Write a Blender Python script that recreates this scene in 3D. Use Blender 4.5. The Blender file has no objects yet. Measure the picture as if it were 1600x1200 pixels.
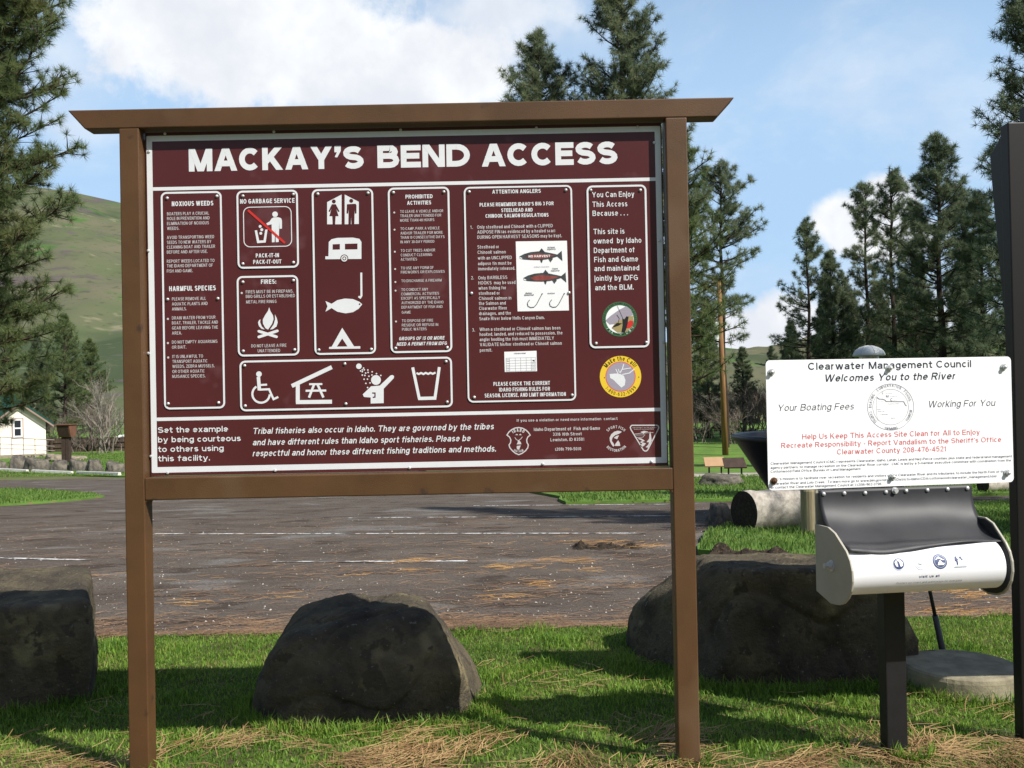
import bpy, bmesh, math, random
import numpy as np
from math import sin, cos, pi, radians, sqrt, atan2
from mathutils import Vector, noise as mnoise
from mathutils.geometry import tessellate_polygon
S = bpy.context.scene
COL = S.collection
random.seed(5)

# ------------------------------------------------------------------ camera
CAMZ = 1.32
FPX = 1500.0
PITCH, ROLL = 0.0085, -0.0197
_f = Vector((0, cos(PITCH), sin(PITCH))); _x = Vector((1, 0, 0)); _u = _x.cross(_f)
CX = _x * cos(ROLL) + _u * sin(ROLL); CU = -_x * sin(ROLL) + _u * cos(ROLL); CF = _f
CP = Vector((0, 0, CAMZ))
cd = bpy.data.cameras.new('camera'); cam = bpy.data.objects.new('camera', cd); COL.objects.link(cam)
cd.sensor_width = 36.0; cd.lens = 36.0 * FPX / 1600.0; cd.clip_start = 0.05; cd.clip_end = 5000
m = cam.matrix_world.copy()
for i in range(3):
    m[i][0] = CX[i]; m[i][1] = CU[i]; m[i][2] = -CF[i]; m[i][3] = CP[i]
cam.matrix_world = m
S.camera = cam
S.render.resolution_x = 1024; S.render.resolution_y = 768

# ------------------------------------------------------------------ light and exposure
SUN_AZ = 51.0      # degrees to the right of straight behind the camera
SUN_EL = 44.5
SKY = 0.10
sv = Vector((sin(radians(SUN_AZ)) * cos(radians(SUN_EL)), -cos(radians(SUN_AZ)) * cos(radians(SUN_EL)), sin(radians(SUN_EL))))
sl = bpy.data.lights.new('sun', 'SUN'); sl.energy = 5.0; sl.angle = radians(0.5); sl.color = (1.0, 0.955, 0.88)
so = bpy.data.objects.new('sun', sl); COL.objects.link(so); so.rotation_euler = (-sv).to_track_quat('-Z', 'Y').to_euler()
S.view_settings.view_transform = 'Standard'; S.view_settings.look = 'None'
S.view_settings.exposure = 0.45; S.view_settings.gamma = 1.0; S.view_settings.use_curve_mapping = False

def ray(px, py):
    return (CX * ((px - 800) / FPX) - CU * ((py - 600) / FPX) + CF)
def at(px, py, Y):
    d = ray(px, py); return CP + d * (Y / d.y)
def gz(Y):
    if Y < 3.5: return -0.055
    if Y < 4.1: return -0.055 - 0.06 * (Y - 3.5) / 0.6
    if Y < 5.8: return -0.115 - 0.025 * (Y - 4.1) / 1.7
    if Y < 42: return -0.14 - 0.05 * (Y - 5.8)
    return -1.95
def ground(px, py):
    d = ray(px, py)
    lo, hi = 0.5, 400.0
    for _ in range(60):
        mid = (lo + hi) / 2; p = CP + d * (mid / d.y)
        if p.z > gz(mid): lo = mid
        else: hi = mid
    p = CP + d * (lo / d.y); p.z = gz(lo); return p

wd = bpy.data.worlds.new('World'); S.world = wd; wd.use_nodes = True
nt = wd.node_tree; N = nt.nodes; L = nt.links
bg = N['Background']
sky = N.new('ShaderNodeTexSky'); sky.sky_type = 'NISHITA'; sky.sun_disc = False
sky.sun_elevation = radians(SUN_EL); sky.sun_rotation = atan2(sv.x, sv.y)
sky.air_density = 1.0; sky.dust_density = 0.8; sky.ozone_density = 1.6
tc = N.new('ShaderNodeTexCoord')
def vm(op, a, b=None):
    n = N.new('ShaderNodeVectorMath'); n.operation = op
    for i, q in enumerate((a, b)):
        if q is None: continue
        if isinstance(q, (tuple, list, Vector)): n.inputs[i].default_value = q
        else: L.new(q, n.inputs[i])
    return n.outputs['Value'] if op in ('LENGTH', 'DISTANCE', 'DOT_PRODUCT') else n.outputs[0]
def mt(op, a, b=None, c=None, clamp=False):
    n = N.new('ShaderNodeMath'); n.operation = op; n.use_clamp = clamp
    for i, q in enumerate((a, b, c)):
        if q is None: continue
        if isinstance(q, (int, float)): n.inputs[i].default_value = q
        else: L.new(q, n.inputs[i])
    return n.outputs[0]
def mr(v, a, b, c=0.0, d=1.0, smooth=True):
    n = N.new('ShaderNodeMapRange'); n.interpolation_type = 'SMOOTHSTEP' if smooth else 'LINEAR'
    L.new(v, n.inputs[0])
    for i, q in enumerate((a, b, c, d)): n.inputs[i + 1].default_value = q
    return n.outputs[0]
def nz(vec, scale, detail=6, rough=0.55, dist=0.0):
    n = N.new('ShaderNodeTexNoise'); L.new(vec, n.inputs['Vector'])
    n.inputs['Scale'].default_value = scale; n.inputs['Detail'].default_value = detail
    n.inputs['Roughness'].default_value = rough; n.inputs['Distortion'].default_value = dist
    return n.outputs['Fac']
DIR = tc.outputs['Generated']
_sp = N.new('ShaderNodeSeparateXYZ'); L.new(DIR, _sp.inputs[0]); SEP = _sp.outputs['Z']
n_big = nz(DIR, 7, 8, 0.6, 0.3)
n_fine = nz(DIR, 26, 6, 0.6, 0.2)
edge = mt('ADD', mt('MULTIPLY', mt('SUBTRACT', n_big, 0.5), 1.5), mt('MULTIPLY', mt('SUBTRACT', n_fine, 0.5), 0.8))
# each cloud: its direction, angular half width and half height, softness
CLOUDS = [(430, 60, 300, 125, 0.34, 1.0), (640, 105, 260, 90, 0.4, 1.0), (770, 30, 190, 70, 0.9, 0.8), (900, 60, 200, 90, 1.6, 0.4),
          (100, 90, 90, 110, 1.2, 0.55), (120, 200, 90, 40, 1.0, 0.5),
          (1335, 350, 62, 52, 0.35, 1.0), (1385, 330, 50, 56, 0.3, 1.0), (1390, 375, 80, 36, 0.4, 1.0),
          (1150, 525, 60, 44, 0.4, 1.0), (1240, 515, 72, 58, 0.4, 1.0), (1190, 545, 110, 28, 0.5, 1.0), (1420, 500, 160, 60, 0.8, 0.8),
          (-700, 250, 320, 110, 0.6, 0.6), (2300, 100, 420, 160, 0.7, 0.8)]
acc = None; bright = None
for (cx_, cy_, rx, ry, soft, amt) in CLOUDS:
    d = ray(cx_, cy_).normalized()
    df = vm('SUBTRACT', DIR, d)
    sx = FPX / rx; sz = FPX / ry
    df = vm('MULTIPLY', df, (sx, sx, sz))
    ln = vm('LENGTH', df)
    f = mt('ADD', mt('SUBTRACT', 1.0, ln), mt('MULTIPLY', edge, 0.9))
    f = mt('MULTIPLY', mr(f, -0.05, soft), amt)
    acc = f if acc is None else mt('MAXIMUM', acc, f)
# clouds behind the viewer (they light the place and show in gloss)
bk = vm('DOT_PRODUCT', DIR, (0, -1, 0.25))
bf = mt('MULTIPLY', mr(nz(DIR, 3.0, 7, 0.6), 0.5, 0.68), mr(bk, 0.1, 0.5))
acc = mt('MAXIMUM', acc, mt('MULTIPLY', bf, 0.35))
thin = mt('MULTIPLY', mr(nz(vm('MULTIPLY', DIR, (1, 1, 2.2)), 3.4, 7, 0.62, 0.4), 0.42, 0.78, 0.0, 0.5), mr(SEP, 0.75, 0.3))
acc = mt('MAXIMUM', acc, thin)
veil = mr(SEP, 0.60, 0.26, 0.0, 0.85)
shade = mr(nz(vm('ADD', DIR, (0.02, 0.0, 0.035)), 9, 5, 0.55), 0.35, 0.65)
mixc = N.new('ShaderNodeMix'); mixc.data_type = 'RGBA'
L.new(shade, mixc.inputs['Factor']); mixc.inputs['A'].default_value = (6.0, 6.25, 6.75, 1); mixc.inputs['B'].default_value = (7.6, 7.7, 7.8, 1)
mixs = N.new('ShaderNodeMix'); mixs.data_type = 'RGBA'
mixv = N.new('ShaderNodeMix'); mixv.data_type = 'RGBA'
L.new(veil, mixv.inputs['Factor']); L.new(sky.outputs[0], mixv.inputs['A']); mixv.inputs['B'].default_value = (3.5, 5.2, 7.3, 1)
L.new(acc, mixs.inputs['Factor']); L.new(mixv.outputs['Result'], mixs.inputs['A']); L.new(mixc.outputs['Result'], mixs.inputs['B'])
L.new(mixs.outputs['Result'], bg.inputs['Color']); bg.inputs['Strength'].default_value = SKY

# ------------------------------------------------------------------ materials
def pmat(name, col, rough=0.7, spec=0.3, metal=0.0, var=0.0, vscale=8.0, col2=None, bump=0.0, bscale=40.0, speck=None, stretch=None, sss=None):
    M = bpy.data.materials.new(name); M.use_nodes = True
    t = M.node_tree; b = t.nodes['Principled BSDF']
    b.inputs['Roughness'].default_value = rough; b.inputs['Metallic'].default_value = metal
    b.inputs['Specular IOR Level'].default_value = spec
    b.inputs['Base Color'].default_value = (*col, 1)
    co = t.nodes.new('ShaderNodeTexCoord'); vec = co.outputs['Object']
    if stretch:
        mp = t.nodes.new('ShaderNodeMapping'); mp.inputs['Scale'].default_value = stretch; t.links.new(vec, mp.inputs['Vector']); vec = mp.outputs[0]
    def noise(sc, det=5, ro=0.6):
        n = t.nodes.new('ShaderNodeTexNoise'); t.links.new(vec, n.inputs['Vector']); n.inputs['Scale'].default_value = sc
        n.inputs['Detail'].default_value = det; n.inputs['Roughness'].default_value = ro; return n.outputs['Fac']
    last = None
    if var > 0 or col2:
        r = t.nodes.new('ShaderNodeValToRGB'); t.links.new(noise(vscale), r.inputs['Fac'])
        c2 = col2 if col2 else tuple(max(0, c * (1 - var)) for c in col)
        r.color_ramp.elements[0].position = 0.36; r.color_ramp.elements[1].position = 0.64
        r.color_ramp.elements[0].color = (*c2, 1); r.color_ramp.elements[1].color = (*col, 1)
        last = r.outputs['Color']
    if speck:
        for (scol, ssc, th) in speck:
            mx = t.nodes.new('ShaderNodeMix'); mx.data_type = 'RGBA'
            r = t.nodes.new('ShaderNodeMapRange'); r.inputs[1].default_value = th; r.inputs[2].default_value = th + 0.06
            t.links.new(noise(ssc, 3, 0.6), r.inputs[0]); t.links.new(r.outputs[0], mx.inputs['Factor'])
            if last: t.links.new(last, mx.inputs['A'])
            else: mx.inputs['A'].default_value = (*col, 1)
            mx.inputs['B'].default_value = (*scol, 1); last = mx.outputs['Result']
    if last: t.links.new(last, b.inputs['Base Color'])
    if bump > 0:
        bp = t.nodes.new('ShaderNodeBump'); bp.inputs['Strength'].default_value = bump; bp.inputs['Distance'].default_value = 0.02
        t.links.new(noise(bscale, 6, 0.65), bp.inputs['Height']); t.links.new(bp.outputs[0], b.inputs['Normal'])
    return M
def leafmat(name, c1, c2, trans=0.35, tcol=None, rough=0.55, pscale=1.2, extra=None):
    """needles, blades: colour varies blade by blade and clump by clump"""
    M = bpy.data.materials.new(name); M.use_nodes = True; t = M.node_tree
    b = t.nodes['Principled BSDF']; b.inputs['Roughness'].default_value = rough; b.inputs['Specular IOR Level'].default_value = 0.25
    g = t.nodes.new('ShaderNodeNewGeometry')
    co = t.nodes.new('ShaderNodeTexCoord')
    n = t.nodes.new('ShaderNodeTexNoise'); t.links.new(co.outputs['Object'], n.inputs['Vector']); n.inputs['Scale'].default_value = pscale; n.inputs['Detail'].default_value = 3
    a = t.nodes.new('ShaderNodeMath'); a.operation = 'MULTIPLY_ADD'; t.links.new(g.outputs['Random Per Island'], a.inputs[0]); a.inputs[1].default_value = 0.55; a.inputs[2].default_value = -0.28
    s = t.nodes.new('ShaderNodeMath'); s.operation = 'ADD'; t.links.new(a.outputs[0], s.inputs[0]); t.links.new(n.outputs['Fac'], s.inputs[1])
    r = t.nodes.new('ShaderNodeValToRGB'); t.links.new(s.outputs[0], r.inputs['Fac'])
    r.color_ramp.elements[0].position = 0.3; r.color_ramp.elements[0].color = (*c1, 1)
    r.color_ramp.elements[1].position = 0.7; r.color_ramp.elements[1].color = (*c2, 1)
    if extra:
        e = r.color_ramp.elements.new(extra[1]); e.color = (*extra[0], 1)
    t.links.new(r.outputs[0], b.inputs['Base Color'])
    if trans > 0:
        tr = t.nodes.new('ShaderNodeBsdfTranslucent'); t.links.new(r.outputs[0], tr.inputs['Color'])
        mx = t.nodes.new('ShaderNodeMixShader'); mx.inputs[0].default_value = trans
        t.links.new(b.outputs[0], mx.inputs[1]); t.links.new(tr.outputs[0], mx.inputs[2])
        t.links.new(mx.outputs[0], t.nodes['Material Output'].inputs['Surface'])
    return M
M = {}
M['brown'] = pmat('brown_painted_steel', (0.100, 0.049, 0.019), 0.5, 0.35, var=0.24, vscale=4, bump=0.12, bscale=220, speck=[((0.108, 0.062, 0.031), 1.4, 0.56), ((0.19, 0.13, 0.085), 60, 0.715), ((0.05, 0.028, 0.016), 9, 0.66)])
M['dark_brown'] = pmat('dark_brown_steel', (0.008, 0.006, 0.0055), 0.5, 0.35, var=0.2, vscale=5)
M['maroon'] = pmat('maroon_sign_face', (0.085, 0.018, 0.019), 0.3, 0.5, var=0.14, vscale=2.2, speck=[((0.105, 0.034, 0.037), 5, 0.62), ((0.16, 0.09, 0.085), 70, 0.76)])
M['white'] = pmat('white_print', (0.70, 0.72, 0.74), 0.35, 0.4, var=0.04, vscale=20)
M['white_soft'] = pmat('thin_white_print', (0.56, 0.54, 0.55), 0.4, 0.3)
M['sheet'] = pmat('white_sheet_metal', (0.84, 0.85, 0.87), 0.32, 0.5, var=0.03, vscale=6, bump=0.02, bscale=6)
M['ink'] = pmat('dark_grey_ink', (0.03, 0.035, 0.055), 0.5)
M['ink_soft'] = pmat('faded_grey_ink', (0.22, 0.23, 0.26), 0.5)
M['red'] = pmat('red_ink', (0.55, 0.03, 0.025), 0.5)
M['redsoft'] = pmat('faded_red_ink', (0.60, 0.13, 0.14), 0.5)
M['steel'] = pmat('galvanised_steel', (0.68, 0.69, 0.70), 0.35, 0.5, 0.45, var=0.25, vscale=30)
M['rust'] = pmat('rusted_bolt', (0.16, 0.08, 0.04), 0.7, 0.3, 0.3, var=0.4, vscale=200)
M['yellow'] = pmat('yellow_decal', (0.75, 0.52, 0.04), 0.4)
M['green_decal'] = pmat('green_decal', (0.05, 0.13, 0.06), 0.4)
M['grey_decal'] = pmat('grey_decal', (0.33, 0.30, 0.36), 0.4)
M['fish_grey'] = pmat('grey_fish_print', (0.07, 0.075, 0.08), 0.4, var=0.4, vscale=60)
M['fish_red'] = pmat('red_fish_print', (0.28, 0.07, 0.06), 0.4, var=0.3, vscale=60)
M['tan_decal'] = pmat('tan_decal', (0.35, 0.28, 0.12), 0.4)
M['black'] = pmat('black_print', (0.015, 0.015, 0.018), 0.5)
M['navy'] = pmat('navy_print', (0.04, 0.06, 0.16), 0.5)
M['pale'] = pmat('pale_print', (0.5, 0.55, 0.6), 0.5)
M['black_steel'] = pmat('black_painted_post', (0.012, 0.012, 0.013), 0.45, 0.4, var=0.3, vscale=20, speck=[((0.06, 0.06, 0.06), 120, 0.72)])
M['rubber'] = pmat('black_rubber_sheet', (0.028, 0.029, 0.033), 0.5, 0.3, var=0.25, vscale=14)
M['plate'] = pmat('white_plastic_plate', (0.36, 0.34, 0.28), 0.45, 0.4, var=0.1, vscale=10)
M['roll'] = pmat('white_paper_roll', (0.80, 0.80, 0.83), 0.6, 0.25, var=0.03, vscale=9)

# ------------------------------------------------------------------ object helpers
ORG = {}
def tag(o, label=None, cat=None, group=None, kind=None):
    if label: o['label'] = label
    if cat: o['category'] = cat
    if group: o['group'] = group
    if kind: o['kind'] = kind
    return o
def thing(name, loc, label, cat, group=None, rz=0.0):
    o = bpy.data.objects.new(name, None); COL.objects.link(o); o.location = loc; o.rotation_euler = (0, 0, rz); o.empty_display_size = 0.2
    ORG[o.name] = Vector(loc) if rz == 0 else Vector((0, 0, 0))
    return tag(o, label, cat, group)
def copy_tree(o, parent=None):
    c = o.copy(); COL.objects.link(c)
    if parent: c.parent = parent
    for ch in list(o.children): copy_tree(ch, c)
    return c
class MB:
    def __init__(s): s.v = []; s.f = []; s.mi = []
    def add(s, vs, fs, mi=0):
        b = len(s.v); s.v.extend([tuple(q) for q in vs]); s.f.extend([tuple(i + b for i in q) for q in fs]); s.mi.extend([mi] * len(fs))
    def box(s, x0, x1, y0, y1, z0, z1, mi=0):
        v = [(x, y, z) for z in (z0, z1) for y in (y0, y1) for x in (x0, x1)]
        s.add(v, [(0, 2, 3, 1), (4, 5, 7, 6), (0, 1, 5, 4), (2, 6, 7, 3), (0, 4, 6, 2), (1, 3, 7, 5)], mi)
    def obox(s, o, ax, ay, az, mi=0):
        o, ax, ay, az = map(Vector, (o, ax, ay, az))
        v = [o + ax * i + ay * j + az * k for k in (0, 1) for j in (0, 1) for i in (0, 1)]
        s.add(v, [(0, 2, 3, 1), (4, 5, 7, 6), (0, 1, 5, 4), (2, 6, 7, 3), (0, 4, 6, 2), (1, 3, 7, 5)], mi)
    def tube(s, pts, rad, n=8, mi=0, cap=True):
        pts = [Vector(p) for p in pts]
        if not isinstance(rad, (list, tuple)): rad = [rad] * len(pts)
        vs = []; up = None
        for i, p in enumerate(pts):
            t = (pts[min(i + 1, len(pts) - 1)] - pts[max(i - 1, 0)]).normalized()
            a = t.cross(Vector((0, 0, 1)) if abs(t.z) < 0.95 else Vector((1, 0, 0))).normalized() if up is None else (up - t * up.dot(t)).normalized()
            up = a; b = t.cross(a)
            for k in range(n):
                q = 2 * pi * k / n; vs.append(p + (a * cos(q) + b * sin(q)) * rad[i])
        fs = []
        for i in range(len(pts) - 1):
            for k in range(n):
                k2 = (k + 1) % n; fs.append((i * n + k, i * n + k2, (i + 1) * n + k2, (i + 1) * n + k))
        if cap:
            fs.append(tuple(reversed(range(n)))); fs.append(tuple(range((len(pts) - 1) * n, len(pts) * n)))
        s.add(vs, fs, mi)
    def prism(s, poly, d, mi=0):
        """poly: list of 3-D points (one plane), extruded by vector d"""
        n = len(poly); poly = [Vector(p) for p in poly]; d = Vector(d)
        tri = tessellate_polygon([poly])
        vs = poly + [p + d for p in poly]
        fs = [tuple(t) for t in tri] + [tuple(n + i for i in reversed(t)) for t in tri] + [(i, (i + 1) % n, n + (i + 1) % n, n + i) for i in range(n)]
        s.add(vs, fs, mi)
    def lathe(s, prof, o=(0, 0, 0), n=24, mi=0):
        o = Vector(o); vs = []; fs = []
        for (r, z) in prof:
            for k in range(n):
                q = 2 * pi * k / n; vs.append(o + Vector((r * cos(q), r * sin(q), z)))
        for i in range(len(prof) - 1):
            for k in range(n):
                k2 = (k + 1) % n; fs.append((i * n + k, i * n + k2, (i + 1) * n + k2, (i + 1) * n + k))
        s.add(vs, fs, mi)
    def build(s, name, mats, parent=None, smooth=False, bevel=0.0, normals=True):
        if not isinstance(mats, (list, tuple)): mats = [mats]
        og = ORG.get(parent.name, Vector((0, 0, 0))) if parent else Vector((0, 0, 0))
        me = bpy.data.meshes.new(name)
        me.from_pydata([(a - og.x, b - og.y, c - og.z) for a, b, c in s.v], [], s.f)
        for q in mats: me.materials.append(q)
        if len(mats) > 1: me.polygons.foreach_set('material_index', s.mi)
        if smooth: me.polygons.foreach_set('use_smooth', [True] * len(me.polygons))
        if normals:
            bm = bmesh.new(); bm.from_mesh(me); bmesh.ops.recalc_face_normals(bm, faces=bm.faces); bm.to_mesh(me); bm.free()
        me.update()
        o = bpy.data.objects.new(name, me); COL.objects.link(o)
        if parent: o.parent = parent; ORG[o.name] = og
        else: ORG[o.name] = Vector((0, 0, 0))
        if bevel > 0:
            md = o.modifiers.new('bevel', 'BEVEL'); md.width = bevel; md.segments = 2; md.limit_method = 'ANGLE'; md.angle_limit = radians(40)
        return o
def npmesh(name, verts, faces_n, mats, parent=None, local=False, mat_idx=None):
    """verts (N,3) in order; every face uses faces_n consecutive vertices (or an explicit int array)"""
    verts = np.asarray(verts, np.float32).reshape(-1, 3)
    if parent is not None and not local:
        verts = verts - np.array(ORG[parent.name], np.float32)
    me = bpy.data.meshes.new(name)
    if isinstance(faces_n, int):
        nf = len(verts) // faces_n; idx = np.arange(nf * faces_n, dtype=np.int32); k = faces_n
    else:
        fa = np.asarray(faces_n, np.int32); nf, k = fa.shape; idx = fa.ravel()
    me.vertices.add(len(verts)); me.vertices.foreach_set('co', verts.ravel())
    me.loops.add(nf * k); me.loops.foreach_set('vertex_index', idx)
    me.polygons.add(nf); me.polygons.foreach_set('loop_start', np.arange(0, nf * k, k, dtype=np.int32))
    if not isinstance(mats, (list, tuple)): mats = [mats]
    for q in mats: me.materials.append(q)
    if mat_idx is not None: me.polygons.foreach_set('material_index', np.asarray(mat_idx, np.int32))
    me.update(calc_edges=True); me.validate()
    o = bpy.data.objects.new(name, me); COL.objects.link(o)
    if parent: o.parent = parent; ORG[o.name] = ORG[parent.name]
    return o
# ------------------------------------------------------------------ stroke lettering
def EL(cx, cy, rx, ry, a0, a1, n=9):
    return [(cx + rx * cos(radians(a0 + (a1 - a0) * i / n)), cy + ry * sin(radians(a0 + (a1 - a0) * i / n))) for i in range(n + 1)]
X_ = 0.74
GL = {
 'A': (.9, [[(0, -.06), (.5, 1.06)], [(1, -.06), (.5, 1.06)], [(.2, .27), (.8, .27)]]),
 'B': (.72, [[(0, 0), (0, 1)], [(0, 1), (.6, 1)] + EL(.6, .77, .32, .23, 90, -90, 6) + [(0, .54)], [(.5, .54)] + EL(.6, .27, .4, .27, 90, -90, 6) + [(0, 0)]]),
 'C': (.82, [EL(.5, .5, .5, .5, 42, 318, 16)]),
 'D': (.78, [[(0, 0), (0, 1)], [(0, 1), (.4, 1)] + EL(.4, .5, .6, .5, 90, -90, 10) + [(0, 0)]]),
 'E': (.66, [[(1, 1), (0, 1), (0, 0), (1, 0)], [(0, .52), (.9, .52)]]),
 'F': (.62, [[(1, 1), (0, 1), (0, 0)], [(0, .5), (.85, .5)]]),
 'G': (.86, [EL(.5, .5, .5, .5, 42, 312, 15) + [(1, .14), (1, .46), (.55, .46)]]),
 'H': (.74, [[(0, 0), (0, 1)], [(1, 0), (1, 1)], [(0, .52), (1, .52)]]),
 'I': (0, [[(.5, 0), (.5, 1)]]),
 'J': (.52, [[(1, 1), (1, .3)] + EL(.5, .3, .5, .3, 0, -180, 8)]),
 'K': (.8, [[(0, 0), (0, 1)], [(.02, .34), (.95, 1.06)], [(.34, .58), (1, -.06)]]),
 'L': (.6, [[(0, 1), (0, 0), (1, 0)]]),
 'M': (.9, [[(0, 0), (0, 1)], [(1, 0), (1, 1)], [(0, 1.06), (.5, -.02)], [(1, 1.06), (.5, -.02)]]),
 'N': (.74, [[(0, 0), (0, 1)], [(1, 0), (1, 1)], [(0, 1.04), (1, -.04)]]),
 'O': (.88, [EL(.5, .5, .5, .5, 90, 450, 20)]),
 'P': (.7, [[(0, 0), (0, 1)], [(0, 1), (.58, 1)] + EL(.58, .72, .42, .28, 90, -90, 7) + [(0, .44)]]),
 'Q': (.88, [EL(.5, .5, .5, .5, 90, 450, 20), [(.6, .26), (1.02, -.06)]]),
 'R': (.77, [[(0, 0), (0, 1)], [(0, 1), (.56, 1)] + EL(.56, .75, .38, .25, 90, -90, 7) + [(0, .5)], [(.52, .5), (1, -.06)]]),
 'S': (.74, [EL(.5, .76, .47, .24, 28, 270, 10)[:-1] + EL(.5, .26, .5, .26, 90, -152, 10)]),
 'T': (.76, [[(0, 1), (1, 1)], [(.5, 1), (.5, 0)]]),
 'U': (.74, [[(0, 1), (0, .36)] + EL(.5, .36, .5, .36, 180, 360, 10) + [(1, 1)]]),
 'V': (.88, [[(0, 1.06), (.5, -.06)], [(1, 1.06), (.5, -.06)]]),
 'W': (1.24, [[(0, 1.06), (.26, -.06)], [(.5, 1.06), (.26, -.06)], [(.5, 1.06), (.74, -.06)], [(1, 1.06), (.74, -.06)]]),
 'X': (.86, [[(0, 1.06), (1, -.06)], [(1, 1.06), (0, -.06)]]),
 'Y': (.86, [[(0, 1.06), (.5, .42)], [(1, 1.06), (.5, .42)], [(.5, .5), (.5, 0)]]),
 'Z': (.74, [[(0, 1), (1, 1)], [(1, 1.0), (0, 0)], [(0, 0), (1, 0)]]),
 'a': (.58, [EL(.5, .52, .48, .22, 160, 60, 5) + EL(.55, .56, .42, .18, 60, 0, 3) + [(.97, 0)], [(.97, .42), (.5, .4)] + EL(.42, .2, .42, .2, 110, 350, 8) + [(.97, .28)]]),
 'b': (.58, [[(0, 0), (0, 1)], EL(.5, .37, .5, .37, 180, 540, 14)]),
 'c': (.56, [EL(.5, .37, .5, .37, 45, 315, 12)]),
 'd': (.58, [[(1, 0), (1, 1)], EL(.5, .37, .5, .37, 0, 360, 14)]),
 'e': (.6, [[(0.02, .38), (1, .38)] + EL(.5, .37, .5, .37, 5, 318, 13)]),
 'f': (.42, [[(.4, 0), (.4, .78)] + EL(.85, .78, .45, .22, 180, 90, 5), [(0, X_), (1, X_)]]),
 'g': (.58, [[(1, X_), (1, -.05)] + EL(.5, -.05, .5, .23, 0, -160, 7), EL(.5, .37, .5, .37, 0, 360, 14)]),
 'h': (.56, [[(0, 0), (0, 1)], [(0, .42)] + EL(.5, .42, .5, .32, 165, 0, 8) + [(1, 0)]]),
 'i': (0, [[(.5, 0), (.5, X_)], [(.5, .88), (.5, 1.0)]]),
 'j': (.16, [[(1, X_), (1, -.1), (.7, -.28), (0, -.28)], [(1, .88), (1, 1.0)]]),
 'k': (.54, [[(0, 0), (0, 1)], [(.05, .3), (.95, .78)], [(.35, .44), (1, -.04)]]),
 'l': (0, [[(.5, 0), (.5, 1)]]),
 'm': (.92, [[(0, 0), (0, X_)], [(0, .46)] + EL(.25, .46, .25, .28, 165, 0, 7) + [(.5, 0)], [(.5, .46)] + EL(.75, .46, .25, .28, 165, 0, 7) + [(1, 0)]]),
 'n': (.56, [[(0, 0), (0, X_)], [(0, .42)] + EL(.5, .42, .5, .32, 165, 0, 8) + [(1, 0)]]),
 'o': (.6, [EL(.5, .37, .5, .37, 90, 450, 16)]),
 'p': (.58, [[(0, -.28), (0, X_)], EL(.5, .37, .5, .37, 180, 540, 14)]),
 'q': (.58, [[(1, -.28), (1, X_)], EL(.5, .37, .5, .37, 0, 360, 14)]),
 'r': (.34, [[(0, 0), (0, X_)], [(0, .42)] + EL(.9, .42, .9, .32, 165, 85, 5)]),
 's': (.52, [EL(.5, .56, .46, .18, 28, 270, 8)[:-1] + EL(.5, .19, .5, .19, 90, -150, 8)]),
 't': (.40, [[(.4, .95), (.4, .16), (.6, 0), (1, 0)], [(0, X_), (1, X_)]]),
 'u': (.56, [[(0, X_), (0, .3)] + EL(.5, .3, .5, .3, 180, 345, 8) + [(1, .3)], [(1, X_), (1, 0)]]),
 'v': (.62, [[(0, .8), (.5, -.06)], [(1, .8), (.5, -.06)]]),
 'w': (.94, [[(0, .8), (.26, -.06)], [(.5, .8), (.26, -.06)], [(.5, .8), (.74, -.06)], [(1, .8), (.74, -.06)]]),
 'x': (.6, [[(0, .8), (1, -.06)], [(1, .8), (0, -.06)]]),
 'y': (.62, [[(0, .8), (.5, -.02)], [(1, .8), (.36, -.22), (.05, -.28)]]),
 'z': (.54, [[(0, X_), (1, X_)], [(1, X_), (0, 0)], [(0, 0), (1, 0)]]),
 '0': (.6, [EL(.5, .5, .5, .5, 90, 450, 16)]),
 '1': (.34, [[(0, .76), (.75, 1), (.75, 0)]]),
 '2': (.6, [EL(.5, .72, .48, .28, 160, -20, 8) + [(0, 0), (1, 0)]]),
 '3': (.6, [EL(.48, .76, .44, .24, 150, -90, 8), EL(.48, .26, .52, .26, 90, -150, 8)]),
 '4': (.62, [[(.72, 0), (.72, 1)], [(.72, 1), (0, .26)], [(0, .26), (1, .26)]]),
 '5': (.6, [[(.9, 1), (.15, 1), (.06, .52)] + EL(.47, .32, .53, .32, 120, -150, 9)]),
 '6': (.6, [EL(.5, .32, .5, .32, 0, 360, 12), [(0.0, .34)] + EL(.55, .55, .55, .45, 180, 60, 6)]),
 '7': (.58, [[(0, 1), (1, 1), (.35, 0)]]),
 '8': (.6, [EL(.5, .77, .42, .23, 270, 630, 12), EL(.5, .27, .5, .27, 90, 450, 12)]),
 '9': (.6, [EL(.5, .68, .5, .32, 0, 360, 12), [(1.0, .66)] + EL(.45, .45, .55, .45, 0, -120, 6)]),
 '.': (0, [[(.5, 0), (.5, .16)]]), ',': (.06, [[(.6, .14), (.5, 0), (.2, -.14)]]), ':': (0, [[(.5, 0), (.5, .16)], [(.5, .56), (.5, .72)]]),
 "'": (.06, [[(.5, 1.0), (.3, .72)]]), '-': (.3, [[(0, .36), (1, .36)]]), '/': (.32, [[(0, 0), (1, 1)]]), '!': (0, [[(.5, 0), (.5, .14)], [(.5, .3), (.5, 1)]]),
 '(': (.22, [EL(1, .4, 1, .66, 130, 230, 6)]), ')': (.22, [EL(0, .4, 1, .66, 50, -50, 6)]), '&': (.8, [[(1, 0), (.25, .7)] + EL(.45, .8, .25, .2, 200, -20, 7) + [(.05, .3)] + EL(.4, .22, .4, .22, 150, 330, 6) + [(.95, .45)]]),
 '_': (.6, [[(0, -.16), (1, -.16)]]), '*': (.3, [[(.5, .5), (.5, .8)]]),
}
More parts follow.
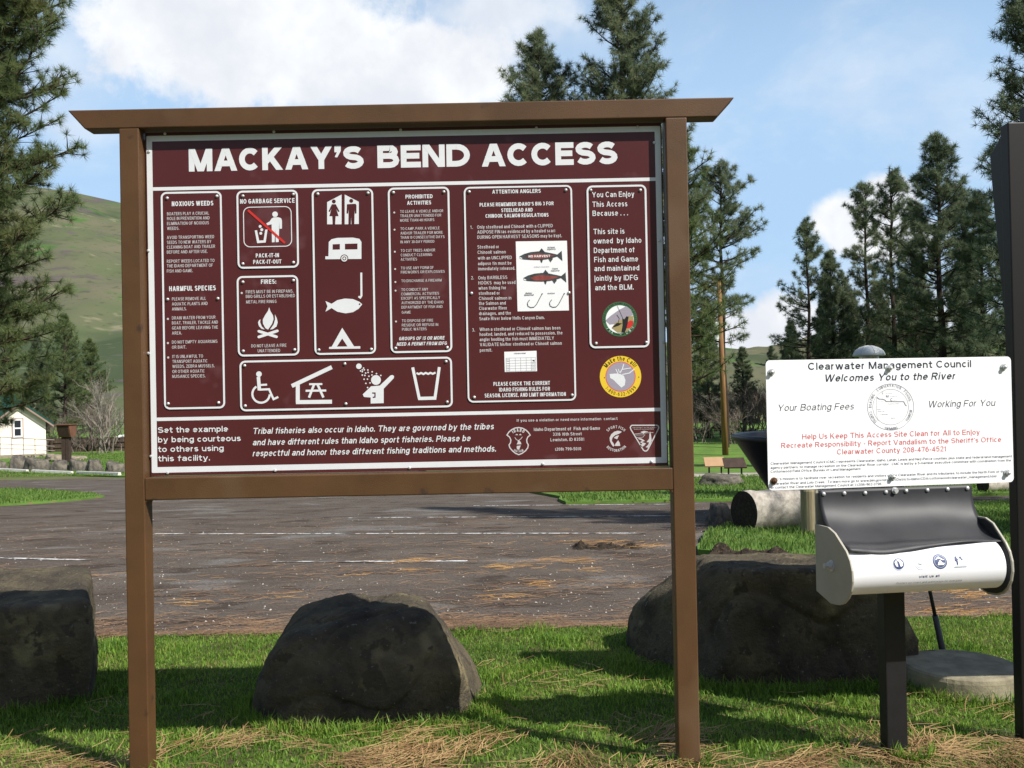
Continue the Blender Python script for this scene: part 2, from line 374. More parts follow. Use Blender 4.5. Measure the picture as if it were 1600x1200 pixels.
def strokeq(pts, h):
    """polyline -> list of quads, mitred"""
    closed = (abs(pts[0][0] - pts[-1][0]) + abs(pts[0][1] - pts[-1][1])) < 1e-6 and len(pts) > 3
    if closed: pts = pts[:-1]
    n = len(pts); Ls = []; Rs = []
    for i in range(n):
        p = pts[i]
        a = pts[i - 1] if (i > 0 or closed) else None
        b = pts[(i + 1) % n] if (i < n - 1 or closed) else None
        def nrm(u, w):
            dx, dy = w[0] - u[0], w[1] - u[1]; l = sqrt(dx * dx + dy * dy) or 1e-9; return (-dy / l, dx / l)
        if a is None: nx, ny = nrm(p, b); k = 1
        elif b is None: nx, ny = nrm(a, p); k = 1
        else:
            n1 = nrm(a, p); n2 = nrm(p, b); nx, ny = n1[0] + n2[0], n1[1] + n2[1]; l = sqrt(nx * nx + ny * ny)
            if l < 0.25: nx, ny = n1; k = 1
            else: nx /= l; ny /= l; k = min(1.8, 1 / max(0.3, nx * n1[0] + ny * n1[1]))
        Ls.append((p[0] + nx * h * k, p[1] + ny * h * k)); Rs.append((p[0] - nx * h * k, p[1] - ny * h * k))
    out = []
    for i in range(n if closed else n - 1):
        j = (i + 1) % n; out.append([Ls[i], Ls[j], Rs[j], Rs[i]])
    return out
def clipy(poly, lo, hi):
    for (s, lim) in ((1, lo), (-1, hi)):
        res = []
        for i in range(len(poly)):
            p, q = poly[i], poly[(i + 1) % len(poly)]
            a, b = s * (p[1] - lim), s * (q[1] - lim)
            if a >= 0: res.append(p)
            if (a >= 0) != (b >= 0):
                t = a / (a - b); res.append((p[0] + (q[0] - p[0]) * t, p[1] + (q[1] - p[1]) * t))
        poly = res
        if len(poly) < 3: return []
    return poly
_gc = {}
def gwidth(ch, c, w):
    if ch == ' ': return 0.36 * c
    g = GL.get(ch, GL['o'])
    return max(g[0] * c + (w - 0.13) * 0.4, w * (2.1 if ch in 'ft' else 1.7 if ch == 'r' else 1))
def glyph(ch, c, w):
    key = (ch, round(c, 3), w)
    if key in _gc: return _gc[key]
    gw, strokes = GL.get(ch, GL['o']); W = gwidth(ch, c, w); h = w / 2; low = ch.islower()
    out = []
    for k, st in enumerate(strokes):
        pts = []; diag = len(st) == 2 and st[0][0] != st[1][0] and st[0][1] != st[1][1] and ch.upper() in 'AKMNVWXYZRQ'
        for (x, y) in st:
            xx = h + x * (W - 2 * h)
            if low:
                if y < 0: yy = h + y
                elif y <= X_: yy = h + y / X_ * (X_ - 2 * h)
                else: yy = (X_ - h) + (y - X_) / (1 - X_) * (1 - h - X_ + h) if ch in 'kvwxyz' else (X_ - h) + (y - X_) / (1 - X_) * (1 - X_)
            else: yy = h + y * (1 - 2 * h)
            if diag: yy = y if not low else (min(y, .8) if y > 0 else y)
            pts.append((xx, yy))
        # square ends: strokes that end level or upright reach the edge of the letter, slanted ones run on and are cut level
        if not (abs(pts[0][0] - pts[-1][0]) + abs(pts[0][1] - pts[-1][1]) < 1e-6 and len(pts) > 3) and ch not in ".,:!'i":
            for e, nx_ in ((0, 1), (-1, -2)):
                p, q2 = pts[e], pts[nx_]; dx, dy = p[0] - q2[0], p[1] - q2[1]; l = sqrt(dx * dx + dy * dy) or 1e-9
                if diag and (st[e][1] > (X_ if low else 1) - 1e-6 or st[e][1] < 1e-6): pts[e] = (p[0] + dx / l * w, p[1] + dy / l * w)
                elif abs(dx) < 1e-4 * l or abs(dy) < 1e-4 * l: pts[e] = (p[0] + dx / l * h, p[1] + dy / l * h)
        if ch in ".:!i" and len(pts) == 2:
            a, b = pts
            if ch == 'i' and b[1] < .8: pts = [(a[0], 0), (b[0], X_)]
            elif ch == 'i': pts = [(a[0], .87), (b[0], 1.0)]
            else: pts = [(a[0], a[1] - h), (b[0], max(b[1], a[1] - h + w * 0.9))]
        hi = (X_ if (low and ch in 'vwxyz') else 1.0); lo = -0.28 if (low or ch in ",()/_") else 0.0
        if ch in '()': hi = 1.1
        for q in strokeq(pts, h):
            q = clipy(q, lo if ch not in 'vwxk' else 0.0, hi)
            if q: out.append((q, k))
    _gc[key] = (out, W); return _gc[key]
def layout(text, c, w, gap):
    x = 0; res = []
    for ch in text:
        if ch != ' ': res.append((ch, x))
        x += gwidth(ch, c, w) + (gap * (0.35 + 0.55 * c) if ch != ' ' else 0)
    return res, x - gap * (0.35 + 0.55 * c)
class Plane:
    """a flat face standing in the place: o = any point on it, ex along it, n towards the viewer"""
    def __init__(s, o, ex, n): s.o = Vector(o); s.ex = Vector(ex).normalized(); s.n = Vector(n).normalized(); s.ez = Vector((0, 0, 1))
    def px(s, x, y):
        d = ray(x, y); t = (s.o - CP).dot(s.n) / d.dot(s.n); p = CP + d * t - s.o; return (p.dot(s.ex), p.dot(s.ez))
    def w(s, u, v, off=0.0): return s.o + s.ex * u + s.ez * v + s.n * off
class Draw:
    def __init__(s, plane, T=(0, 0, 1), off=0.0006, wmap=None):
        s.P = plane; s.T = T; s.off = off; s.mb = MB(); s.wmap = wmap
    def uv(s, x, y): return s.P.px(s.T[0] + x / s.T[2], s.T[1] + y / s.T[2])
    def face(s, pts, k=0, mi=0):
        vs = [s.P.w(u, v, s.off + k * 0.00012) for (u, v) in pts]
        s.mb.add(vs, [tuple(range(len(vs)))], mi)
    def text(s, txt, xl, xr, yb, cap, w=0.13, shear=0.0, mi=0, gap=0.17, yb2=None):
        u0, v0 = s.uv(xl, yb); u1, _ = s.uv(xr, yb - (xr - xl) * 0.02); _, v1 = s.uv(xl, yb - cap)
        H = v1 - v0; tw = (u1 - u0) / H
        a = layout(txt, 1.0, w, gap)[1]; b = layout(txt, 0.5, w, gap)[1]
        c = 0.5 + (tw - b) / max(1e-6, (a - b)) * 0.5; c = max(0.3, min(2.0, c))
        res, tot = layout(txt, c, w, gap)
        for ch, x in res:
            for q, k in glyph(ch, c, w)[0]:
                s.face([(u0 + (x + px_ + shear * (py_ - 0.3)) * H, v0 + py_ * H) for px_, py_ in q], k, mi)
        return s
    def arc(s, txt, cx, cy, r, a_mid, cap, w=0.13, c=0.8, out=True, mi=0, gap=0.22):
        u0, v0 = s.uv(cx, cy); u1, _ = s.uv(cx + r, cy); R = u1 - u0; H = cap / r * R
        res, tot = layout(txt, c, w, gap)
        for ch, x in res:
            gw = gwidth(ch, c, w)
            da = ((x + gw / 2 - tot / 2) * H) / (R if out else R)
            a = radians(a_mid) - da if out else radians(a_mid) + da
            rx, ry = (sin(a), -cos(a)) if out else (-sin(a), cos(a))
            ux, uy = (cos(a), sin(a)) if out else (-cos(a), -sin(a))
            for q, k in glyph(ch, c, w)[0]:
                s.face([(u0 + cos(a) * R + rx * (px_ - gw / 2) * H + ux * py_ * H, v0 + sin(a) * R + ry * (px_ - gw / 2) * H + uy * py_ * H) for px_, py_ in q], k, mi)
        return s
    def poly(s, pts, k=0, mi=0):
        P = [s.uv(*p) for p in pts]
        for t in tessellate_polygon([[Vector((u, v, 0)) for u, v in P]]): s.face([P[i] for i in t], k, mi)
        return s
    def disc(s, cx, cy, r, k=0, mi=0, ry=None, n=28, a0=0, a1=360):
        ry = ry or r; s.face([s.uv(cx + r * cos(2 * pi * i / n), cy + ry * sin(2 * pi * i / n)) for i in range(n)][::-1], k, mi); return s
    def line(s, pts, wid, k=0, mi=0):
        P = [s.uv(*p) for p in pts]; h = wid / s.T[2] / 437.0 / 2
        for q in strokeq(P, h): s.face(q, k, mi)
        return s
    def ring(s, cx, cy, r, wid, k=0, mi=0, a0=0, a1=360, n=36):
        return s.line([(cx + r * cos(radians(a0 + (a1 - a0) * i / n)), cy + r * sin(radians(a0 + (a1 - a0) * i / n))) for i in range(n + 1)], wid, k, mi)
    def build(s, name, mats, parent): return s.mb.build(name, mats, parent, normals=False)
def roundrect(u0, u1, v0, v1, r, n=6):
    out = []
    for (cx, cy, a) in ((u1 - r, v1 - r, 0), (u0 + r, v1 - r, 90), (u0 + r, v0 + r, 180), (u1 - r, v0 + r, 270)):
        for i in range(n + 1):
            q = radians(a + 90 * i / n); out.append((cx + r * cos(q), cy + r * sin(q)))
    return out
def quad_rect(P, T, q):
    """four photo corners (TL,TR,BR,BL) of an upright rectangle on plane P -> u0,u1,v0,v1"""
    c = [P.px(T[0] + x / T[2], T[1] + y / T[2]) for x, y in q]
    return ((c[0][0] + c[3][0]) / 2, (c[1][0] + c[2][0]) / 2, (c[2][1] + c[3][1]) / 2, (c[0][1] + c[1][1]) / 2)
def frame_mb(P, u0, u1, v0, v1, r, wid, off, mb=None):
    mb = mb or MB(); a = roundrect(u0, u1, v0, v1, r); b = roundrect(u0 + wid, u1 - wid, v0 + wid, v1 - wid, max(0.002, r - wid)); n = len(a)
    for i in range(n):
        j = (i + 1) % n; mb.add([P.w(*a[i], off), P.w(*a[j], off), P.w(*b[j], off), P.w(*b[i], off)], [(0, 1, 2, 3)])
    return mb
def dome(mb, p, n, r, h, seg=10):
    """a small round screw head on a face"""
    p, n = Vector(p), Vector(n).normalized(); a = n.cross(Vector((0, 0, 1))).normalized(); b = n.cross(a); vs = []; fs = []
    rings = [(1, 0), (1, 0.35), (0.8, 0.75), (0.4, 1.0)]
    for (k, z) in rings:
        for i in range(seg):
            q = 2 * pi * i / seg; vs.append(p + (a * cos(q) + b * sin(q)) * r * k + n * h * z)
    for i in range(len(rings) - 1):
        for k in range(seg):
            k2 = (k + 1) % seg; fs.append((i * seg + k, i * seg + k2, (i + 1) * seg + k2, (i + 1) * seg + k))
    fs.append(tuple(range((len(rings) - 1) * seg, len(rings) * seg))); mb.add(vs, fs)
# ------------------------------------------------------------------ the big sign
YS = 3.43; DEP = 0.075; YP = YS + 0.047
K = thing('kiosk_sign', (-0.37, YS, 0), 'big maroon park notice board in a brown steel frame with flared top beam', 'sign board')
uL, iL, iR, uR = -1.390, -1.319, 0.568, 0.6446
zT, zB, z1, z0 = 1.0411 + CAMZ, 0.9724 + CAMZ, -0.2807 + CAMZ, -0.3607 + CAMZ
for (a, b) in ((uL, iL), (iR, uR)):
    mb = MB(); mb.box(a, b, YS, YS + DEP, -0.12, zB); mb.build('post', M['brown'], K, bevel=0.004)
mb = MB()
mb.prism([(-1.5732, YS, zT), (0.8173, YS, zT), (0.754, YS, zB), (-1.5123, YS, zB)], (0, DEP, 0)); mb.build('top_beam', M['brown'], K, bevel=0.004)
mb = MB(); mb.box(iL, iR, YS, YS + DEP, z0, z1); mb.build('lower_beam', M['brown'], K, bevel=0.004)
# weld fillets in the lower corners
for (cx_, sx) in ((iL, 1), (iR, -1)):
    mb = MB()
    pts = [(cx_, z0)] + [(cx_ + sx * 0.016 * (1 - sin(radians(a))), z0 - 0.016 * (1 - cos(radians(a)))) for a in (0, 30, 60, 90)]
    mb.prism([(x, YS + 0.003, z) for x, z in pts], (0, DEP - 0.006, 0))
    mb.build('corner_fillet', M['brown'], K)
KP = Plane((0, YP, 0), (1, 0, 0), (0, -1, 0))
Tz2 = (230, 190, 3.902); Tz3 = (600, 190, 3.478); Tz4 = (230, 400, 3.902); Tz5 = (600, 400, 3.478); Tz6 = (230, 600, 3.902); Tz7 = (620, 620, 3.478)
TP = (0, 0, 1)
b0, b1, b2, b3 = quad_rect(KP, TP, [(232.5, 210.5), (1027.5, 199), (1046.5, 723), (233.5, 739)])
mb = MB(); mb.box(b0 - 0.004, b1 + 0.004, YP, YP + 0.012, z1 + 0.003, b3 + 0.012); panel = mb.build('panel', M['maroon'], K)
# steel angle that holds the panel, inside the left and right posts
for (a, b) in ((iL, b0 - 0.006), (b1 + 0.012, iR)):
    mb = MB(); mb.box(a, b, YP + 0.004, YP + 0.016, z1 + 0.05, zB - 0.03); mb.build('panel_bracket', M['brown'] if a == iL else M['dark_brown'], K)  # right one takes a near-black colour for the recess shade
for (a, b) in ((b0 - 0.03, b0 - 0.012), (b1 + 0.014, b1 + 0.028)):
    mb = MB(); mb.box(a, b, YP - 0.004, YP + 0.002, b3 - 0.05, b3 - 0.005); mb.build('bracket_slot', M['steel'], K)
fm = frame_mb(KP, b0, b1, b2, b3, 0.004, 0.0205, 0.0009); fm.build('border', M['white'], panel, normals=False)
d = Draw(KP, TP)
for (ya, yb) in (((240, 290.2), (1020, 279.8)), ((240, 652.6), (1035, 637.0))):
    v = (d.uv(*ya)[1] + d.uv(*yb)[1]) / 2
    d.face([(b0 + 0.0205, v), (b1 - 0.0205, v), (b1 - 0.0205, v - 0.0125), (b0 + 0.0205, v - 0.0125)])
d.build('dividing_line', M['white'], panel)
d = Draw(KP, TP)
for (t, xl, xr, yb) in (("MACKAY", 295.3, 520, 268.2), ("S", 536, 568.5, 264.2), ("BEND", 590, 734.5, 262.8), ("ACCESS", 752.4, 965, 260.5)):
    if t in ('BEND', 'ACCESS'): d.build('title_lettering', M['white'], panel); d = Draw(KP, TP)
    d.text(t, xl, xr, yb, 35.5, 0.25, gap=0.07)
    if t != 'S': continue
    d.poly([(522.5, 228), (532.5, 227.8), (532.5, 236), (527, 246), (523, 245.5), (526.5, 238), (522.5, 238)])
d.build('title_lettering', M['white'], panel)
d = Draw(KP, Tz6)
for (t, xl, xr, yb) in (("Set the example", 65, 487, 298), ("by being courteous", 66, 565, 357), ("to others using", 67, 457, 415), ("this facility.", 67, 370, 472)):
    d.text(t, xl, xr, yb, 34.5, 0.168, gap=0.13)
Z = lambda x7: (620 + x7 / 3.478 - 230) * 3.902
for (t, xl, xr, yb) in (("Tribal fisheries also occur in Idaho. They are governed by the tribes", 645, Z(527), 305),
                        ("and have different rules than Idaho sport fisheries. Please be", 645, Z(400), 374),
                        ("respectful and honor these different fishing traditions and methods.", 645, Z(538), 441)):
    d.text(t, xl, xr, yb, 37, 0.15, 0.2, gap=0.13)
d.build('lettering', M['white'], panel)
d = Draw(KP, Tz7)
for (t, xl, xr, yb, cp_) in (("If you see a violation or need more information  contact", 652, 1197, 136, 15), ("Idaho Department of  Fish and Game", 745, 1106, 186, 18), ("3316 16th Street", 848, 1006, 212, 17), ("Lewiston, ID 83501", 835, 1019, 242, 17), ("(208) 799-5010", 861, 1002, 293, 17)):
    d.text(t, xl, xr, yb, cp_, 0.16, gap=0.16)
d.build('fine_lettering', M['white_soft'], panel)
# marks in the lower right: shield, ring with fish, triangle
d = Draw(KP, (780, 640, 11.43))
sh = [(345, 320), (410, 330), (470, 360), (520, 405), (553, 455), (510, 490), (490, 540), (497, 590), (520, 630), (510, 680), (470, 735), (410, 780), (350, 805), (290, 780), (235, 735), (190, 680), (175, 630), (203, 590), (208, 540), (185, 490), (138, 455), (170, 405), (220, 360), (280, 330), (345, 320)]
d.line(sh, 20)
d.arc("IDAHO", 345, 560, 165, 90, 62, 0.2, 0.62, True, gap=0.3)
d.arc("FISH & GAME", 345, 590, 175, 270, 40, 0.15, 0.5, False, gap=0.25)
d.poly([(285, 455), (315, 432), (340, 455)]).poly([(350, 455), (378, 430), (402, 457)])
d.poly([(335, 545), (360, 550), (390, 590), (395, 620), (310, 620), (330, 590)]).poly([(315, 650), (385, 640), (365, 690), (360, 715), (330, 715), (312, 690)])
d.line([(340, 555), (300, 530), (280, 495)], 10, 1).line([(345, 550), (385, 525), (415, 485)], 10, 1)
d.build('shield_emblem', M['white_soft'], panel)
d = Draw(KP, (920, 640, 12.31))
d.arc("SPORT FISH", 525, 562, 205, 90, 52, 0.17, 0.75, True, gap=0.26)
d.arc("RESTORATION", 525, 562, 250, 270, 52, 0.17, 0.75, False, gap=0.28)
d.poly([(630, 420), (560, 405), (490, 425), (430, 475), (400, 540), (405, 600), (430, 660), (470, 715), (495, 690), (470, 640), (440, 600), (455, 540), (510, 490), (580, 465), (622, 440)])
d.poly([(480, 545), (530, 505), (580, 495), (545, 570), (520, 560)]).poly([(500, 700), (605, 698), (595, 640), (565, 590), (540, 620), (510, 660)])
d.build('fish_emblem', M['white_soft'], panel)
d = Draw(KP, (920, 640, 12.31))
d.line([(830, 302), (1310, 300), (1338, 318), (1345, 350), (1330, 385), (1135, 770), (1110, 795), (1080, 798), (1050, 780), (808, 380), (797, 345), (808, 318), (830, 302)], 22)
d.text("DEPARTMENT OF THE INTERIOR", 840, 1305, 358, 16, 0.14).text("BUREAU OF LAND MANAGEMENT", 870, 1255, 388, 16, 0.14)
d.poly([(995, 430), (1060, 408), (1150, 425), (1080, 440), (1055, 470)])
d.line([(880, 470), (1000, 455), (1240, 440)], 8, 1).line([(905, 490), (1080, 485), (1040, 530), (910, 535)], 8, 1)
d.poly([(950, 545), (1010, 555), (1080, 600), (1020, 625), (1100, 650), (1060, 700), (1010, 720), (980, 690), (1030, 655), (985, 625), (1030, 600), (955, 565)])
d.poly([(1178, 415), (1195, 480), (1205, 560), (1215, 610), (1175, 660), (1140, 730), (1090, 725), (1140, 680), (1160, 630), (1110, 625), (1160, 560), (1165, 480)])
d.build('triangle_emblem', M['white_soft'], panel)
# round call emblem straight on the panel
d = Draw(KP, (920, 450, 6.32))
d.disc(313, 875, 205, 0, 0, n=40).disc(313, 875, 150, 1, 1, n=36).disc(313, 875, 140, 2, 2, n=36)
d.arc("Make the Call!", 313, 875, 158, 90, 44, 0.15, 0.78, True, 3, gap=0.2)
d.arc("1-800-632-5999", 313, 875, 192, 270, 36, 0.14, 0.8, False, 3, gap=0.4)
o_ = d.off; d.off += 0.0006
d.poly([(205, 850), (255, 845), (300, 845), (345, 865), (362, 910), (355, 960), (320, 985), (290, 955), (240, 905), (210, 890)], 0, 4)
d.line([(300, 850), (330, 800), (345, 750)], 10, 1, 4).line([(330, 855), (400, 840), (450, 800)], 10, 2, 4).line([(325, 805), (385, 795), (415, 790)], 9, 3, 4).line([(290, 850), (265, 800)], 9, 1, 4).line([(305, 845), (290, 800)], 8, 1, 4)
d.poly([(148, 885), (158, 878), (158, 892)], 0, 3).poly([(500, 880), (490, 873), (490, 887)], 0, 3)
d.build('call_emblem', [M['yellow'], M['redsoft'], M['grey_decal'], M['black'], M['white']], panel)
# screws round the edge of the panel
mb = MB()
sc = [(258, 209), (428, 206), (626, 203), (838, 200), (996, 198.5), (233, 237), (232, 392), (232, 552), (236, 713), (262, 739), (430, 735), (640, 731), (848, 725), (1018, 721), (1022, 223), (1030, 376), (1037, 535), (1042, 694)]
for (x, y) in sc:
    mb = MB(); dome(mb, KP.w(*KP.px(x, y), 0.0012), KP.n, 0.0055, 0.004); mb.build('screw', M['steel'], panel)

def info_plate(quad, T, rivets, wid=0.0068, r=0.021):
    u0, u1, v0, v1 = quad_rect(KP, T, quad)
    mb = MB(); poly = roundrect(u0, u1, v0, v1, r); mb.prism([KP.w(u, v, 0.0004) for u, v in poly], (0, -0.0022, 0))
    pl = mb.build('info_plate', M['maroon'], K)
    frame_mb(KP, u0, u1, v0, v1, r, wid, 0.0033).build('border', M['white'], pl, normals=False)
    for (T2, pts) in rivets:
        for (x, y) in pts:
            mb = MB(); dome(mb, KP.w(*KP.px(T2[0] + x / T2[2], T2[1] + y / T2[2]), 0.0024), KP.n, 0.0058, 0.006); mb.build('rivet', M['steel'], pl, smooth=True)
    return pl
OFF = 0.0033
def lines(pl, T, rows, cap, w, name='lettering', m_='white_soft', shear=0.0, gap=0.17, extra=None, dots=()):
    d = Draw(KP, T, OFF)
    for r in rows:
        d.text(r[0], r[1], r[2], r[3], r[4] if len(r) > 4 else cap, r[5] if len(r) > 5 else w, shear, gap=gap)
    for (x, y) in dots: d.disc(x, y, 6.5, n=12)
    d.build(name, M[m_], pl); return d
# weeds
pl = info_plate([(253, 300), (348.5, 299), (350.5, 638), (255.5, 640)], TP, [(Tz2, [(124, 468), (427, 456)]), (Tz4, [(127, 265), (433, 260)]), (Tz6, [(130, 120), (437, 114)])])
lines(pl, Tz2, [("NOXIOUS WEEDS", 152, 405, 517)], 29, 0.19, 'heading', 'white')
lines(pl, Tz4, [("HARMFUL SPECIES", 136, 420, 215)], 30, 0.19, 'heading', 'white')
lines(pl, Tz2, [("BOATERS PLAY A CRUCIAL", 123, 378, 573), ("ROLE IN PREVENTION AND", 123, 382, 602), ("ELIMINATION OF NOXIOUS", 123, 378, 632), ("WEEDS.", 123, 197, 662), ("AVOID TRANSPORTING WEED", 122, 410, 717), ("SEEDS TO NEW WATERS BY", 122, 393, 747), ("CLEANING BOAT AND TRAILER", 122, 416, 776), ("BEFORE AND AFTER USE.", 122, 370, 806), ("REPORT WEEDS LOCATED TO", 122, 412, 862)], 19, 0.125)
lines(pl, Tz4, [("THE IDAHO DEPARTMENT OF", 122, 402, 71), ("FISH AND GAME.", 122, 280, 102), ("PLEASE REMOVE ALL", 153, 360, 272), ("AQUATIC PLANTS AND", 153, 370, 303), ("ANIMALS.", 153, 242, 333), ("DRAIN WATER FROM YOUR", 153, 418, 388), ("BOAT, TRAILER, TACKLE AND", 153, 433, 418), ("GEAR BEFORE LEAVING THE", 153, 433, 449), ("AREA.", 153, 213, 480), ("DO NOT EMPTY AQUARIUMS", 153, 430, 535), ("OR BAIT.", 153, 240, 566), ("IT IS UNLAWFUL TO", 155, 342, 623), ("TRANSPORT AQUATIC", 155, 370, 653), ("WEEDS, ZEBRA MUSSELS,", 155, 412, 683), ("OR OTHER AQUATIC", 155, 353, 714), ("NUISANCE SPECIES.", 155, 357, 744)], 19, 0.125, dots=[(128, 384), (128, 531), (130, 619)])
# garbage
pl = info_plate([(370.4, 298), (466.3, 297), (467, 418.5), (371, 420)], TP, [(Tz2, [(585, 455), (892, 445), (585, 868), (893, 860)])])
lines(pl, Tz2, [("NO GARBAGE SERVICE", 568, 900, 502, 28), ("PACK-IT-IN", 664, 805, 830), ("PACK-IT-OUT", 648, 820, 869)], 25, 0.18, 'heading', 'white')
u0, u1, v0, v1 = quad_rect(KP, Tz2, [(586, 522), (882, 515), (884, 761), (589, 769)])
frame_mb(KP, u0, u1, v0, v1, 0.024, 0.003, OFF).build('picture_frame', M['white'], pl, normals=False)
d = Draw(KP, Tz2, OFF)
d.disc(781, 566, 17).poly([(760, 592), (772, 585), (800, 584), (818, 590), (823, 605), (823, 653), (808, 655), (807, 610), (803, 735), (785, 736), (783, 662), (778, 736), (762, 737), (760, 627), (735, 633), (727, 622), (748, 610)])
d.poly([(657, 665), (671, 663), (684, 726), (711, 725), (721, 660), (735, 658), (724, 738), (672, 742)])
for q in ((690, 640), (700, 660), (694, 682)): d.disc(*q, 9, n=12)
d.build('pictogram', M['white'], pl)
d = Draw(KP, Tz2, OFF + 0.0008); d.line([(616, 541), (841, 741)], 14); d.build('red_slash', M['red'], pl)
# fires
pl = info_plate([(370.7, 431.5), (466.3, 430), (468.3, 555), (371.5, 557.6)], TP, [(Tz4, [(585, 160), (893, 150), (587, 580), (900, 572)])])
lines(pl, Tz4, [("FIRES:", 695, 788, 171)], 27, 0.19, 'heading', 'white')
lines(pl, Tz4, [("FIRES MUST BE IN FIREPANS,", 603, 892, 229), ("BBQ GRILLS OR ESTABLISHED", 603, 902, 257), ("METAL FIRE RINGS", 605, 790, 290), ("DO NOT LEAVE A FIRE", 636, 850, 558), ("UNATTENDED", 675, 812, 588)], 19, 0.125, dots=[(578, 226)])
d = Draw(KP, Tz4, OFF)
d.poly([(745, 313), (752, 335), (768, 362), (772, 385), (762, 415), (738, 449), (722, 440), (707, 412), (706, 388), (722, 358), (738, 335)])
d.poly([(780, 356), (792, 382), (797, 405), (790, 430), (768, 446), (750, 449), (772, 418), (781, 388)])
d.poly([(692, 386), (690, 405), (700, 430), (718, 448), (700, 445), (682, 427), (677, 405), (683, 393)])
d.line([(682, 459), (790, 493)], 17, 0).line([(682, 494), (795, 457)], 17, 1)
d.disc(682, 459, 8, 2, n=12).disc(790, 493, 8, 2, n=12).disc(682, 494, 8, 3, n=12).disc(795, 457, 8, 3, n=12)
d.build('pictogram', M['white'], pl)
# toilets, trailer, fish, tent
pl = info_plate([(488, 295.6), (584, 294.6), (587, 552.7), (491, 555)], TP, [(Tz2, [(1041, 443), (1347, 437)]), (Tz4, [(1048, 573), (1367, 569)])])
d = Draw(KP, Tz2, OFF)
d.poly([(1098, 627), (1098, 492), (1186, 446), (1186, 627)]).poly([(1205, 446), (1291, 490), (1291, 625), (1205, 627)])
d.disc(1139, 488, 12, 3, 1, n=16).poly([(1127, 505), (1151, 505), (1174, 548), (1166, 552), (1153, 530), (1168, 577), (1150, 577), (1147, 627), (1132, 627), (1130, 577), (1112, 577), (1125, 530), (1115, 552), (1107, 547)], 4, 1)
d.disc(1245, 484, 12, 3, 1, n=16).poly([(1219, 505), (1272, 502), (1277, 512), (1277, 560), (1268, 562), (1266, 530), (1264, 625), (1247, 625), (1245, 575), (1243, 625), (1228, 627), (1230, 530), (1226, 562), (1217, 560)], 4, 1)
d.build('pictogram', [M['white'], M['maroon']], pl)
d = Draw(KP, Tz2, OFF)
d.poly([(1087, 840), (1087, 822), (1106, 822), (1108, 735), (1125, 718), (1160, 710), (1255, 708), (1295, 716), (1307, 735), (1307, 838)])
d.poly([(1132, 749), (1176, 747), (1176, 780), (1132, 781)], 3, 1).poly([(1207, 746), (1283, 744), (1283, 779), (1207, 780)], 3, 1)
d.disc(1203, 835, 24, 3, 1, n=24).disc(1203, 835, 19, 4, 0, n=24).disc(1203, 835, 12, 5, 1, n=20).disc(1203, 835, 7, 6, 0, n=16)
d.build('pictogram', [M['white'], M['maroon']], pl)
d = Draw(KP, Tz4, OFF)
d.poly([(1088, 275), (1125, 292), (1160, 270), (1205, 260), (1255, 263), (1295, 280), (1312, 295), (1290, 322), (1255, 343), (1210, 350), (1160, 340), (1125, 318), (1088, 340), (1100, 307)])
d.disc(1296, 294, 5, 3, 1, n=12)
d.line([(1306, 102), (1307, 243), (1300, 254), (1289, 247)], 12)
d.build('pictogram', [M['white'], M['maroon']], pl)
d = Draw(KP, Tz4, OFF)
d.poly([(1190, 438), (1262, 551), (1300, 550), (1300, 565), (1110, 567), (1110, 555), (1126, 553)])
d.poly([(1190, 503), (1222, 551), (1158, 552)], 3, 1)
d.build('pictogram', [M['white'], M['maroon']], pl)
# prohibited
Tq = (600, 290, 4.444)
pl = info_plate([(606.3, 294), (702, 291.5), (707, 549.5), (610.4, 552.4)], TP, [(Tq, [(66, 50), (416, 45), (82, 1130), (440, 1125)])])
lines(pl, Tq, [("PROHIBITED", 150, 338, 92), ("ACTIVITIES", 161, 328, 135)], 27, 0.19, 'heading', 'white')
lines(pl, Tq, [("TO LEAVE A VEHICLE AND/OR", 113, 412, 191), ("TRAILER UNATTENDED FOR", 113, 398, 221), ("MORE THAN 48 HOURS", 113, 350, 252), ("TO CAMP, PARK A VEHICLE", 115, 386, 310), ("AND/OR TRAILER FOR MORE", 115, 408, 341), ("THAN 10 CONSECUTIVE DAYS", 115, 421, 371), ("IN ANY 30-DAY PERIOD", 115, 350, 402), ("TO CUT TREES AND/OR", 117, 356, 462), ("CONDUCT CLEARING", 117, 335, 493), ("ACTIVITIES", 117, 230, 523), ("TO USE ANY FORM OF", 118, 345, 583), ("FIREWORKS OR EXPLOSIVES", 118, 422, 612), ("TO DISCHARGE A FIREARM", 121, 400, 672), ("TO CONDUCT ANY", 121, 307, 733), ("COMMERCIAL ACTIVITIES", 121, 382, 763), ("EXCEPT AS SPECIFICALLY", 121, 390, 793), ("AUTHORIZED BY THE IDAHO", 122, 414, 824), ("DEPARTMENT OF FISH AND", 122, 407, 855), ("GAME", 124, 186, 890), ("TO DISPOSE OF FIRE", 125, 342, 949), ("RESIDUE OR REFUSE IN", 125, 377, 979), ("PUBLIC WATERS", 126, 297, 1008)], 19, 0.125,
      dots=[(72, 188), (74, 307), (76, 460), (78, 580), (80, 670), (81, 730), (84, 944)])
lines(pl, Tq, [("GROUPS OF 15 OR MORE", 105, 420, 1075), ("NEED A PERMIT FROM IDFG", 90, 437, 1113)], 24, 0.18, 'heading', 'white', 0.2)
